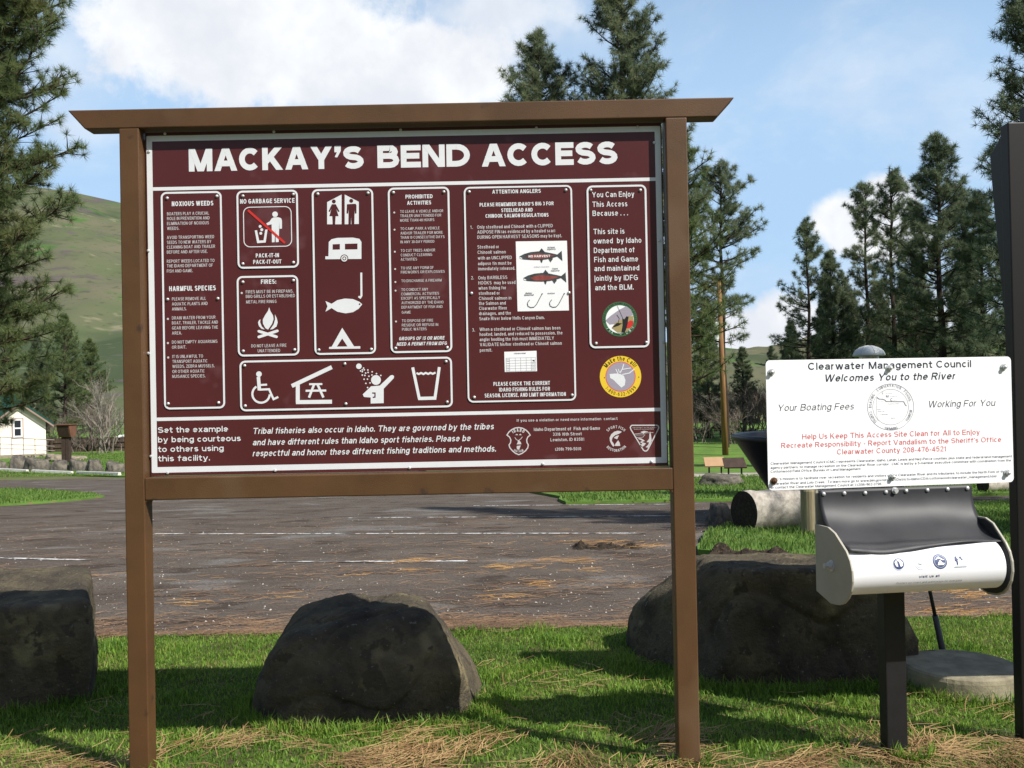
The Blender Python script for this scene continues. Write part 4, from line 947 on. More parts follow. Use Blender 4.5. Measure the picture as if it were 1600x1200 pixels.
c = at(1215, 980, 5.0)
me = boulder_mesh([(0.02, 0.06, 1, 0.315), (-0.86, -0.46, 0.26, 0.50), (0.72, -0.2, 0.55, 0.54), (0.1, -1, 0.12, 0.42), (0, -1, -0.3, 0.46), (0, 1, 0.2, 0.42), (0, 0, -1, 0.4), (-1, 0, .1, 0.70), (1, 0, 0, 0.62), (-.6, .1, .8, .47)], 3, 6, 0.024, 26)
boulder(me, (c.x + 0.0, 5.02, 0.10), M['rock'], 'largest dark boulder standing behind the right post and the white sign', GB)

# round concrete lid and the leaning rod behind it
M['concrete'] = pmat('weathered_concrete', (0.30, 0.265, 0.18), 0.9, 0.2, var=0.4, vscale=9, bump=0.3, bscale=40, speck=[((0.12, 0.10, 0.07), 7, 0.63)])
lc = ground(1502, 1080); 
mb = MB(); mb.lathe([(0.0, 0.163), (0.245, 0.160), (0.256, 0.152), (0.260, 0.135), (0.262, -0.08)], (0, 0, 0), 48)
o = mb.build('concrete_lid', M['concrete'], None); o.location = (at(1502, 1080, 4.5).x, 4.5, -0.15); tag(o, 'round concrete lid low in the grass beside the black post', 'lid')
M['dark_metal'] = pmat('dark_metal_rod', (0.07, 0.075, 0.08), 0.5, 0.4, 0.4)
r0 = at(1477, 1036, 4.82); r1 = at(1461, 962, 4.79); r2 = at(1449, 905, 4.76)
mb = MB(); mb.tube([r0 - Vector((0, 0, 0.12)), r0, r1], [0.0165, 0.0165, 0.014], 10); mb.tube([r1, r2, r2 + (r2 - r1) * 0.3], [0.0095, 0.009, 0.009], 8)
o = mb.build('metal_rod', M['dark_metal'], None, smooth=True); tag(o, 'thin dark metal rod leaning up behind the roll dispenser', 'rod')
# small dried stake chips at the foot of the post
# ------------------------------------------------------------------ ground
rng = np.random.default_rng(11)
M['earth'] = pmat('dry_grassy_earth', (0.12, 0.14, 0.05), 0.95, 0.1, col2=(0.10, 0.085, 0.05), vscale=0.4, bump=0.3, bscale=6)
M['turf'] = pmat('turf_soil', (0.085, 0.135, 0.028), 0.95, 0.1, col2=(0.075, 0.06, 0.03), vscale=5, bump=0.6, bscale=40, speck=[((0.20, 0.15, 0.075), 22, 0.60)])
M['lawn'] = pmat('short_lawn', (0.115, 0.22, 0.038), 0.95, 0.1, col2=(0.085, 0.145, 0.032), vscale=0.9, bump=0.5, bscale=25, speck=[((0.19, 0.17, 0.07), 3.0, 0.60)])
M['dirt'] = pmat('dark_loose_soil', (0.055, 0.042, 0.03), 0.95, 0.1, col2=(0.025, 0.02, 0.016), vscale=20, bump=1.0, bscale=60, speck=[((0.14, 0.10, 0.06), 30, 0.62)])
# asphalt: worn grey with brown dirt drifts and pale chips
A = pmat('worn_asphalt', (0.122, 0.101, 0.083), 0.92, 0.15, col2=(0.084, 0.065, 0.051), vscale=1.3, stretch=(0.7, 1.25, 1), bump=0.6, bscale=70,
         speck=[((0.060, 0.043, 0.033), 2.2, 0.575), ((0.16, 0.145, 0.13), 0.8, 0.60), ((0.045, 0.037, 0.032), 55, 0.56), ((0.26, 0.24, 0.21), 62, 0.64), ((0.55, 0.53, 0.48), 30, 0.74)])
M['asphalt'] = A
M['line'] = pmat('worn_line_paint', (0.62, 0.62, 0.60), 0.8, 0.2, speck=[((0.11, 0.10, 0.09), 2.2, 0.545), ((0.11, 0.10, 0.09), 9, 0.52), ((0.11, 0.10, 0.09), 30, 0.57)])
M['gravel'] = pmat('pale_gravel', (0.42, 0.38, 0.32), 0.95, 0.1, var=0.35, vscale=6, bump=0.4, bscale=30)
def sheet(name, poly, off, mat, thick=0.0, cutY=(3.5, 4.1, 5.8, 42.0), kind='structure', z=gz):
    """flat area on the ground: polygon of (x, y), laid off metres above it, with a skirt"""
    bm = bmesh.new(); vs = [bm.verts.new((x, y, 0)) for x, y in poly]; bm.faces.new(vs)
    for cy in cutY:
        bmesh.ops.bisect_plane(bm, geom=bm.verts[:] + bm.edges[:] + bm.faces[:], plane_co=(0, cy, 0), plane_no=(0, 1, 0))
    bmesh.ops.triangulate(bm, faces=bm.faces[:])
    if thick > 0:
        r = bmesh.ops.extrude_face_region(bm, geom=bm.faces[:])
        low = [g for g in r['geom'] if isinstance(g, bmesh.types.BMVert)]
        for v in bm.verts: v.co.z = z(v.co.y) + off
        for v in low: v.co.z -= thick
    else:
        for v in bm.verts: v.co.z = z(v.co.y) + off
    bmesh.ops.recalc_face_normals(bm, faces=bm.faces[:])
    if thick == 0:
        for f in bm.faces:
            if f.normal.z < 0: f.normal_flip()
    me = bpy.data.meshes.new(name); bm.to_mesh(me); bm.free(); me.materials.append(mat)
    o = bpy.data.objects.new(name, me); COL.objects.link(o); tag(o, kind=kind); return o
def wob(pts, amp, step, seed=0):
    out = []; n = len(pts)
    for i in range(n):
        a, b = Vector(pts[i]), Vector(pts[(i + 1) % n]); k = max(1, int((b - a).length / step))
        for j in range(k):
            p = a.lerp(b, j / k); q = mnoise.noise_vector(Vector((p.x * 1.3 / max(step, .2), p.y * 1.3 / max(step, .2), seed)))
            out.append((p.x + q.x * amp, p.y + q.y * amp))
    return out
ys = [-30, 3.5, 4.1, 5.8, 42, 60, 100, 200, 500, 1500, 3000]
mb = MB(); W_ = [60, 60, 60, 60, 140, 160, 260, 500, 1200, 3000, 4000]
vs = []
for y, w_ in zip(ys, W_): vs += [(-w_, y, gz(y) - 0.012), (w_, y, gz(y) - 0.012)]
mb.add(vs, [(2 * i, 2 * i + 1, 2 * i + 3, 2 * i + 2) for i in range(len(ys) - 1)])
g_ = mb.build('ground', M['earth']); tag(g_, kind='structure')
sheet('parking_lot', [(-26, 5.2), (26, 5.2), (26, 33.5), (6.5, 33.5), (-26, 38.5)], 0.0, M['asphalt'])
G2 = lambda x, y: tuple(ground(x, y)[:2])
# near lawn, wavy edge against the asphalt
edge_pts = [(6.0, -4), (6.0, 6.0)] + [(x, 5.86 + 0.05 * mnoise.noise(Vector((x * 1.7, 3, 0))) + 0.05 * mnoise.noise(Vector((x * 6, 1, 0))) + (0.12 if x > 1.4 else 0)) for x in np.arange(5.9, -5.9, -0.1)] + [(-6.0, 5.88), (-6.0, -4)]
near_lawn = sheet('near_lawn', edge_pts, 0.022, M['turf'], 0.05)
def edgeY(x): return 5.86 + (0.12 if x > 1.4 else 0)
# lawn island on the right, with its soil edge
isl = [G2(1092, 868), G2(1180, 874), G2(1270, 876), G2(1420, 880), (9.5, 8.6), (9.5, 15.2), G2(1250, 795), G2(1200, 800), G2(1150, 822), G2(1105, 838)]
island = sheet('lawn_island', wob(isl, 0.07, 0.4, 2), 0.06, M['lawn'], 0.08)
# far lawn on the right, path through it
farR = [G2(905, 775), G2(1010, 774), G2(1600, 772), (30, 17.5), (30, 140), (-4, 140), (-4, 22), (-1.0, 17.4)]
sheet('far_lawn', wob([(0.9, 17.2), (8, 17.2), (30, 17.2), (30, 46), (60, 90), (-6, 90), (-4, 40), (0.9, 19.0)], 0.12, 0.8, 3), 0.05, M['lawn'], 0.08)
sheet('gravel_path', wob([G2(1060, 748.5), G2(1600, 746), G2(1600, 739), G2(1060, 742.5)], 0.05, 0.6, 8), 0.062, M['gravel'])
# left: grass island in the drive, lawn with boulders beyond the wheel stops
il = [G2(-160, 800), G2(0, 791), G2(60, 787), G2(125, 782), G2(163, 777), G2(140, 772), G2(60, 767), G2(-10, 765), G2(-160, 764)]
sheet('grass_island', wob(il, 0.1, 0.5, 4), 0.04, M['lawn'], 0.05)
ll = [(-40, 33), G2(-120, 733), G2(0, 738.3), G2(110, 743.3), G2(187, 745.6), G2(330, 746), (-4.5, 60), (-4.5, 120), (-80, 120)]
sheet('left_lawn', wob(ll, 0.08, 1.0, 6), 0.05, M['lawn'], 0.06)
# painted bay lines
def pline(name, x0, y0, x1, y1, wid):
    a, b = G2(x0, y0), G2(x1, y1); t = Vector((b[0] - a[0], b[1] - a[1])).normalized(); n = Vector((-t.y, t.x)) * wid / 2
    o = sheet(name, [(a[0] - n.x, a[1] - n.y), (b[0] - n.x, b[1] - n.y), (b[0] + n.x, b[1] + n.y), (a[0] + n.x, a[1] + n.y)], 0.005, M['line'], 0.0, ()); return o
for i, (x0, y0, x1, y1) in enumerate([(545, 809.5, 1075, 806), (242, 834.5, 1010, 833.5), (425, 878.5, 730, 877), (-60, 871, 142, 875.5), (740, 790.5, 1060, 788)]):
    tag(pline('bay_line', x0, y0, x1, y1, 0.085 if i < 4 else 0.08), kind='structure')

# ------------------------------------------------------------------ grass blades, needles
def blades(n, xs, ys_, hgt, wid, zf, lean=0.5, seg=True):
    a = rng.uniform(0, 2 * pi, n); dx, dy = np.cos(a), np.sin(a)
    la = rng.uniform(0, 2 * pi, n); le = rng.uniform(0.1, lean, n) * hgt
    lx, ly = np.cos(la) * le, np.sin(la) * le
    z0_ = zf
    hw = wid / 2
    b0_ = np.stack([xs - dx * hw, ys_ - dy * hw, z0_], 1); b1_ = np.stack([xs + dx * hw, ys_ + dy * hw, z0_], 1)
    mx, my, mz = xs + lx * 0.35, ys_ + ly * 0.35, z0_ + hgt * 0.6
    m0 = np.stack([mx - dx * hw * 0.8, my - dy * hw * 0.8, mz], 1); m1 = np.stack([mx + dx * hw * 0.8, my + dy * hw * 0.8, mz], 1)
    tp = np.stack([xs + lx, ys_ + ly, z0_ + hgt * np.sqrt(np.maximum(0.05, 1 - (le / hgt) ** 2 * 0.6))], 1)
    V = np.stack([b0_, b1_, m1, b0_ * 0 + m0, tp], 1).reshape(-1, 3)
    base = np.arange(n)[:, None] * 5
    F = np.concatenate([base + np.array([[0, 1, 2]]), base + np.array([[0, 2, 3]]), base + np.array([[3, 2, 4]])], 1).reshape(-1, 3)
    return V, F
def needles(n, cx, cy, zc, ln, wid, ang=None, curve=0.18, tilt=0.12):
    a = rng.uniform(0, 2 * pi, n) if ang is None else ang
    l = ln * rng.uniform(0.6, 1.15, n); ux, uy = np.cos(a), np.sin(a); px_, py_ = -uy, ux
    cv = rng.normal(0, curve, n) * l; tz = np.abs(rng.normal(0, tilt, n)) * l
    P = []
    for t in (-0.5, 0.0, 0.5):
        ox = cx + ux * l * t + px_ * cv * (1 - (2 * t) ** 2); oy = cy + uy * l * t + py_ * cv * (1 - (2 * t) ** 2); oz = zc + tz * (t + 0.5)
        w_ = wid * (1.0 if t == 0 else 0.7)
        P.append(np.stack([ox - px_ * w_ / 2, oy - py_ * w_ / 2, oz], 1)); P.append(np.stack([ox + px_ * w_ / 2, oy + py_ * w_ / 2, oz + wid * 0.25], 1))
    V = np.stack(P, 1).reshape(-1, 3); base = np.arange(n)[:, None] * 6
    F = np.concatenate([base + np.array([[0, 1, 3, 2]]), base + np.array([[2, 3, 5, 4]])], 1).reshape(-1, 4)
    return V, F
def fnoise(x, y, s, seed=0.0):
    return np.array([mnoise.noise(Vector((a * s, b * s, seed))) for a, b in zip(x, y)])
M['blade'] = leafmat('grass_blades', (0.09, 0.18, 0.025), (0.25, 0.40, 0.055), 0.45, rough=0.5, pscale=2.2, extra=((0.30, 0.27, 0.10), 0.86))
M['blade_far'] = leafmat('grass_tufts', (0.08, 0.15, 0.028), (0.17, 0.26, 0.055), 0.35, rough=0.6, pscale=1.5)
M['straw'] = leafmat('dry_needles', (0.20, 0.11, 0.045), (0.42, 0.28, 0.13), 0.1, rough=0.6, pscale=6.0)
M['redneedle'] = leafmat('rust_needles', (0.12, 0.075, 0.048), (0.28, 0.175, 0.10), 0.1, rough=0.7, pscale=4.0)
M['goldneedle'] = leafmat('gold_needles', (0.36, 0.18, 0.05), (0.52, 0.30, 0.10), 0.1, rough=0.7, pscale=4.0)
# near lawn blades; thinner where needles lie
n0 = 300000
y_ = 2.75 + (5.96 - 2.75) * rng.random(n0) ** 1.15; x_ = (rng.random(n0) * 2 - 1) * (0.62 * y_ + 1.5)
p_ = fnoise(x_, y_, 1.6, 1.0) + 0.6 * fnoise(x_, y_, 5.0, 2.0)
dry = 1 / (1 + np.exp(((y_ - 3.78) + 0.35 * p_) * 6))      # the strip by the posts is trodden and strewn
bare = 1 / (1 + np.exp(((y_ - 3.22) + 0.12 * p_ - 0.30 * np.exp(-((x_ - 0.95) / 0.45) ** 2)) * 14))
keep = (rng.random(n0) < (0.92 - 0.42 * dry - 0.45 * np.clip(p_ - 0.25, 0, 1)) * (1 - 0.9 * bare)) & (y_ < np.array([edgeY(a) for a in x_]) + 0.03 * rng.normal(size=n0))
x_, y_, p_, dry = x_[keep], y_[keep], p_[keep], dry[keep]
tall = fnoise(x_, y_, 3.2, 5.0)
h_ = (0.011 + 0.019 * rng.random(len(x_))) * (1 + 1.3 * np.clip(tall, 0, 1)) + 0.035 * np.clip(tall - 0.34, 0, 1) * 3 * rng.random(len(x_))
V, F = blades(len(x_), x_, y_, h_, 0.0042 + 0.002 * rng.random(len(x_)), np.array([gz(b) for b in y_]) + 0.018, 0.85)
# longer grass left standing round the stones and posts
ex, ey, eh = [], [], []
for (bx_, by_, rx_, ry_, n_) in [(-0.66, 4.43, 0.56, 0.44, 2600), (-2.55, 4.88, 0.62, 0.55, 1800), (1.38, 5.02, 0.78, 0.55, 2800), (2.1, 4.5, 0.29, 0.29, 900), (1.42, 3.5, 0.07, 0.07, 200), (-1.35, 3.47, 0.07, 0.07, 160), (0.61, 3.47, 0.07, 0.07, 120)]:
    a_ = rng.uniform(pi * 0.95, pi * 2.05, n_); k_ = 1 + np.abs(rng.normal(0.0, 0.10, n_))
    ex.append(bx_ + rx_ * k_ * np.cos(a_)); ey.append(by_ + ry_ * k_ * np.sin(a_)); eh.append((0.03 + 0.05 * rng.random(n_)) * np.clip(1.2 - (k_ - 1) * 3, 0.4, 1.2))
ex, ey, eh = map(np.concatenate, (ex, ey, eh))
V2_, F2_ = blades(len(ex), ex, ey, eh, 0.0042 + 0.002 * rng.random(len(ex)), np.array([gz(b) for b in ey]) + 0.015, 0.85)
F = np.concatenate([F, F2_ + len(V)]); V = np.concatenate([V, V2_])
o = npmesh('lawn_grass', V, F, M['blade']); tag(o, 'short green grass of the strip under the big sign', 'grass', kind='stuff')
# straw coloured needles over the near strip
n0 = 40000
y_ = 2.75 + 2.3 * rng.random(n0) ** 1.9; x_ = (rng.random(n0) * 2 - 1) * (0.62 * y_ + 0.25)
p_ = fnoise(x_, y_, 1.5, 7.0) + 0.7 * fnoise(x_, y_, 4.0, 9.0)
pr = np.clip(0.10 + 1.1 / (1 + np.exp(((y_ - 3.6) + 0.5 * p_) * 6)), 0, 1) * np.clip(0.38 - 1.5 * p_, 0.04, 1)
keep = rng.random(n0) < pr
x_, y_ = x_[keep], y_[keep]
cl = fnoise(x_, y_, 2.0, 15.0) * 5 + rng.normal(0, 0.7, len(x_))
V, F = needles(len(x_), x_, y_, np.array([gz(b) for b in y_]) + 0.024 + 0.022 * rng.random(len(x_)), 0.15, 0.0032, cl)
o = npmesh('dry_needle_litter', V, F, M['straw']); tag(o, 'straw coloured fallen pine needles strewn along the sign posts', 'pine needles', kind='stuff')
# rust needles drifted along the asphalt edge, and gold streaks out on the asphalt
n0 = 15000
x_ = rng.uniform(-4.2, 4.4, n0); y_ = np.array([edgeY(a) for a in x_]) + rng.normal(0.03, 0.06, n0) + np.abs(rng.normal(0, 0.2, n0)) * (rng.random(n0) < 0.72)
ok = rng.random(n0) < np.clip(0.55 + 1.2 * fnoise(x_, y_, 1.4, 21.0), 0.08, 1); x_, y_ = x_[ok], y_[ok]
zz = np.array([gz(b) for b in y_]) + 0.006 + 0.012 * rng.random(len(x_)) + np.where(y_ < np.array([edgeY(a) for a in x_]) + 0.03, 0.03, 0.0)
V, F = needles(len(x_), x_, y_, zz, 0.15, 0.0034, rng.normal(0, 0.45, len(x_)), tilt=0.03)
V1, F1 = V, F
# scatter
n1 = 14000
y2 = 5.9 + 9.0 * rng.random(n1) ** 1.5; x2 = (rng.random(n1) * 2 - 1) * (0.58 * y2)
ok = rng.random(n1) < np.clip(0.3 + 1.1 * fnoise(x2, y2 * 2.2, 0.8, 31.0), 0.03, 1); x2, y2 = x2[ok], y2[ok]
V2, F2 = needles(len(x2), x2, y2, np.array([gz(b) for b in y2]) + 0.007, 0.16, 0.0045, rng.normal(0, 0.6, len(x2)), tilt=0.02)
o = npmesh('rust_needle_litter', np.concatenate([V1, V2]), np.concatenate([F1, F2 + len(V1)]), M['redneedle']); tag(o, 'rust brown pine needles drifted along the edge of the asphalt', 'pine needles', kind='stuff')
# loose chips of stone on the asphalt
nch = 3600
yc_ = 5.9 + 10.0 * rng.random(nch) ** 1.6; xc_ = (rng.random(nch) * 2 - 1) * (0.58 * yc_); sz = 0.0035 + 0.009 * rng.random(nch) ** 3
zc_ = np.array([gz(b) for b in yc_]) + 0.002
an = rng.uniform(0, 2 * pi, nch)[:, None] + np.array([0, 2.0, 4.1]) + rng.normal(0, .3, (nch, 3))
bx3 = xc_[:, None] + np.cos(an) * sz[:, None] * rng.uniform(.7, 1.3, (nch, 3)); by3 = yc_[:, None] + np.sin(an) * sz[:, None] * rng.uniform(.7, 1.3, (nch, 3))
Vc = np.stack([np.stack([bx3[:, k], by3[:, k], zc_], 1) for k in range(3)] + [np.stack([xc_, yc_, zc_ + sz * rng.uniform(.6, 1.2, nch)], 1)], 1).reshape(-1, 3)
bs = np.arange(nch)[:, None] * 4; Fc = np.concatenate([bs + np.array([[0, 1, 3]]), bs + np.array([[1, 2, 3]]), bs + np.array([[2, 0, 3]])], 1).reshape(-1, 3)
M['chip'] = leafmat('stone_chips', (0.13, 0.115, 0.10), (0.46, 0.43, 0.38), 0.0, rough=0.9, pscale=3.0)
o = npmesh('stone_chips', Vc, Fc, M['chip']); tag(o, 'small pale stone chips loose on the asphalt', 'gravel', kind='stuff')
Vs, Fs, nb = [], [], 0
for (x, y, w_, cnt) in [(650, 877, 55, 110), (795, 887, 45, 90), (880, 878, 40, 90), (640, 893, 20, 30), (905, 893, 35, 30), (845, 915, 22, 50), (790, 935, 35, 50), (450, 933, 30, 25), (920, 848, 60, 120), (1000, 855, 60, 90), (560, 900, 30, 20), (320, 945, 40, 40), (300, 905, 30, 15), (140, 900, 40, 30), (1470, 925, 50, 60), (1530, 935, 40, 60), (760, 850, 40, 25), (1500, 958, 60, 70)]:
    c = ground(x, y); sx = w_ / 1500 * c.y
    cnt = int(cnt * 0.3); a = rng.normal(0, 0.35, cnt); xx = c.x + rng.normal(0, sx * 0.6, cnt); yy = c.y + rng.normal(0, 0.10, cnt) + 0.2 * (xx - c.x) * rng.normal()
    V, F = needles(cnt, xx, yy, np.array([gz(b) for b in yy]) + 0.007 + 0.012 * rng.random(cnt), 0.17, 0.0048, a, tilt=0.03)
    Vs.append(V); Fs.append(F + nb); nb += len(V)
o = npmesh('gold_needle_litter', np.concatenate(Vs), np.concatenate(Fs), M['goldneedle']); tag(o, 'gold streaks of pine needles lying on the asphalt', 'pine needles', kind='stuff')
# lawn island and far lawns: tufts
def scatter_poly(poly, n):
    P = np.array(poly); lo, hi = P.min(0), P.max(0); pts = lo + (hi - lo) * rng.random((n, 2))
    ins = np.zeros(n, bool); j = len(P) - 1
    for i in range(len(P)):
        xi, yi = P[i]; xj, yj = P[j]
        c_ = ((yi > pts[:, 1]) != (yj > pts[:, 1])) & (pts[:, 0] < (xj - xi) * (pts[:, 1] - yi) / (yj - yi + 1e-12) + xi)
        ins ^= c_; j = i
    return pts[ins]
Vs, Fs, nb = [], [], 0
def addb(poly, n, h0, h1, wd_, off):
    global nb
    p = scatter_poly(poly, n); 
    t = fnoise(p[:, 0], p[:, 1], 1.1, 3.3); hh = (h0 + (h1 - h0) * rng.random(len(p))) * (1 + 0.8 * np.clip(t, -0.6, 1))
    V, F = blades(len(p), p[:, 0], p[:, 1], hh, wd_, np.array([gz(b) for b in p[:, 1]]) + off, 0.8)
    Vs.append(V); Fs.append(F + nb); nb += len(V)
addb(isl, 40000, 0.03, 0.07, 0.010, 0.058)
addb([(0.9, 17.2), (12, 17.2), (12, 30), (0.9, 24)], 30000, 0.03, 0.08, 0.02, 0.048)
addb(il, 24000, 0.03, 0.09, 0.016, 0.038)
addb([(-27, 40.5), (-17, 39.5), (-14, 40.5), (-14, 58), (-27, 58)], 30000, 0.04, 0.09, 0.03, 0.048)
o = npmesh('far_grass', np.concatenate(Vs), np.concatenate(Fs), M['blade_far']); tag(o, 'green grass of the lawns beyond the asphalt', 'grass', kind='stuff')
# loose soil heap at the front of the island
def heap(name, pts, hgt, label, seed):
    bm = bmesh.new(); n = 90; m_ = 14
    a, b = Vector(pts[0]), Vector(pts[1]); wd_ = pts[2]; ax = (b - a); nn = Vector((-ax.y, ax.x, 0)).normalized()
    grid = []
    for i in range(n + 1):
        row = []
        for j in range(m_ + 1):
            s, t = i / n, j / m_ * 2 - 1; p = a.lerp(b, s) + nn * (t * wd_ * (0.7 + 0.5 * mnoise.noise(Vector((s * 6, seed, 0)))))
            e = (1 - t * t) * min(1, s * 6, (1 - s) * 6); z = gz(p.y) - 0.02 + e * hgt * (0.75 + 0.6 * mnoise.noise(Vector((s * 7, t, seed)))) + e * 0.05 * mnoise.fractal(Vector((p.x * 9, p.y * 9, seed)), 1, 2, 3)
            row.append(bm.verts.new((p.x, p.y, z)))
        grid.append(row)
    for i in range(n):
        for j in range(m_): bm.faces.new((grid[i][j], grid[i + 1][j], grid[i + 1][j + 1], grid[i][j + 1]))
    bmesh.ops.recalc_face_normals(bm, faces=bm.faces[:])
    me = bpy.data.meshes.new(name); bm.to_mesh(me); bm.free(); me.materials.append(M['dirt']); o = bpy.data.objects.new(name, me); COL.objects.link(o)
    return tag(o, label, 'soil heap')
A_, B_ = ground(1085, 872), ground(1290, 880)
heap('soil_heap', ((A_.x, A_.y, 0), (B_.x, B_.y, 0), 0.45), 0.13, 'long low heap of dark loose soil along the lawn island', 4.0)
A_, B_ = ground(880, 856), ground(1010, 854)
heap('soil_heap', ((A_.x, A_.y, 0), (B_.x, B_.y, 0), 0.4), 0.06, 'small flat patch of dark soil on the asphalt left of the right post', 9.0)
# trodden soil at the foot of the right post
M['tan_soil'] = pmat('trodden_tan_soil', (0.30, 0.25, 0.17), 0.95, 0.1, var=0.4, vscale=18, bump=0.6, bscale=60)
sheet('bare_soil', wob([(0.42, 3.20), (0.6, 3.36), (1.0, 3.42), (1.5, 3.36), (2.2, 3.2), (2.4, 2.4), (0.3, 2.4)], 0.05, 0.12, 3), 0.027, M['tan_soil'], 0.0, ())
# ------------------------------------------------------------------ hills
def hor(x): return 613 - (x - 800) * 0.0197
HP = [(-1200, 260), (-700, 262), (-300, 268), (0, 284), (115, 299), (187, 315), (400, 372), (600, 430), (800, 490), (1000, 531), (1140, 544), (1190, 549), (1240, 541), (1290, 533), (1400, 528), (1600, 536), (2000, 520), (2800, 480)]
M['hill'] = pmat('spring_hillside', (0.076, 0.100, 0.046), 0.95, 0.05, col2=(0.125, 0.116, 0.076), vscale=0.018, stretch=(1, 1, 2.6), bump=0.8, bscale=0.12,
                 speck=[((0.050, 0.068, 0.036), 0.014, 0.55), ((0.062, 0.118, 0.034), 0.03, 0.57), ((0.095, 0.080, 0.075), 0.04, 0.585), ((0.17, 0.16, 0.10), 0.06, 0.61), ((0.07, 0.08, 0.045), 0.35, 0.60)])
def hill_sheet(name, r0, r1, prof, seed, nr=90, na=420):
    xs = [p[0] for p in prof]; az0, az1 = math.atan((xs[0] - 800) / FPX), math.atan((xs[-1] - 800) / FPX)
    V = []; F = []
    for i in range(na + 1):
        a = az0 + (az1 - az0) * i / na; px_ = 800 + FPX * math.tan(a); py_ = np.interp(px_, xs, [p[1] for p in prof])
        H = (hor(px_) - py_) / FPX * cos(a)            # slope of the skyline seen from the place
        for j in range(nr + 1):
            t = j / nr; r = (r0 + (r1 - r0) * t) / max(0.35, cos(a)) ** 0.5
            zt = CAMZ + H * (r1 / max(0.35, cos(a)) ** 0.5) / cos(a) * cos(a)
            s = t ** 1.12 if t <= 1 else 1
            x, y = r * sin(a), r * cos(a)
            z = -1.9 + (zt + 1.9) * s + s * (1 - s) * 44 * mnoise.fractal(Vector((x * 0.008, y * 0.008, seed)), 1, 2, 4) + 16 * s * (1 - s) * mnoise.fractal(Vector((x * 0.03, y * 0.03, seed)), 1, 2, 5)
            V.append((x, y, z))
    for i in range(na):
        for j in range(nr): F.append((i * (nr + 1) + j, (i + 1) * (nr + 1) + j, (i + 1) * (nr + 1) + j + 1, i * (nr + 1) + j + 1))
    o = npmesh(name, V, np.array(F), M['hill']); tag(o, kind='structure')
    o.data.polygons.foreach_set('use_smooth', [True] * len(o.data.polygons))
hill_sheet('hills', 130, 520, HP, 3.0)
# unseen slope behind the viewer, added to block low sky light
M['rear_blocker'] = pmat('unseen_fill_blocker', (0.05, 0.052, 0.042), 0.95, 0.05, col2=(0.085, 0.08, 0.07), vscale=0.05)
V, F = [], []; na, nr = 120, 16
for i in range(na + 1):
    a = radians(68 + 224 * i / na); el = radians(19 + 4 * mnoise.noise(Vector((i * 0.09, 0, 2))) + 1.5 * mnoise.noise(Vector((i * 0.5, 0, 5)))) * min(1, 0.25 + 4 * i / na, 0.25 + 4 * (na - i) / na)
    for j in range(nr + 1):
        r = 38 + 150 * j / nr; V.append((r * sin(a), r * cos(a), -1.9 + max(0.0, (r * math.tan(el)) * (j / nr) ** 0.6 + 1.9)))
for i in range(na):
    for j in range(nr): F.append((i * (nr + 1) + j, (i + 1) * (nr + 1) + j, (i + 1) * (nr + 1) + j + 1, i * (nr + 1) + j + 1))
tag(npmesh('hills', V, np.array(F), M['rear_blocker']), kind='structure')

# ------------------------------------------------------------------ pines
M['bark'] = pmat('pine_bark', (0.085, 0.055, 0.04), 0.9, 0.1, col2=(0.035, 0.027, 0.022), vscale=5, stretch=(1, 1, 0.25), bump=0.6, bscale=20)
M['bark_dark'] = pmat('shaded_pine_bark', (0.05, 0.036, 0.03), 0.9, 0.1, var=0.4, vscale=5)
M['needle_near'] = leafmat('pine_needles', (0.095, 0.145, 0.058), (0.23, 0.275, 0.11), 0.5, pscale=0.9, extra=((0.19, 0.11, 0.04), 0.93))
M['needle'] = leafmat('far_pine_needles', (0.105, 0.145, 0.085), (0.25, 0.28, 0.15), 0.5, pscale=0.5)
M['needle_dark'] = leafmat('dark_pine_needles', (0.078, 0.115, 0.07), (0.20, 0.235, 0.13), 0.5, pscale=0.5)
def tuft_tris(P, Dv, n, ln, wid, spread, rs):
    """needle tufts: n thin triangles out of each point"""
    T = len(P); P = np.repeat(P, n, 0); Dv = np.repeat(Dv, n, 0)
    d = rs.normal(size=(T * n, 3)); d /= np.linalg.norm(d, axis=1, keepdims=True)
    d = d * spread + Dv; d /= np.linalg.norm(d, axis=1, keepdims=True) + 1e-9
    s = np.cross(d, rs.normal(size=(T * n, 3))); s /= np.linalg.norm(s, axis=1, keepdims=True) + 1e-9
    l = (ln * rs.uniform(0.65, 1.15, (T * n, 1))); st = P + d * l * 0.06
    return np.stack([st - s * wid / 2, st + s * wid / 2, st + d * l], 1).reshape(-1, 3)
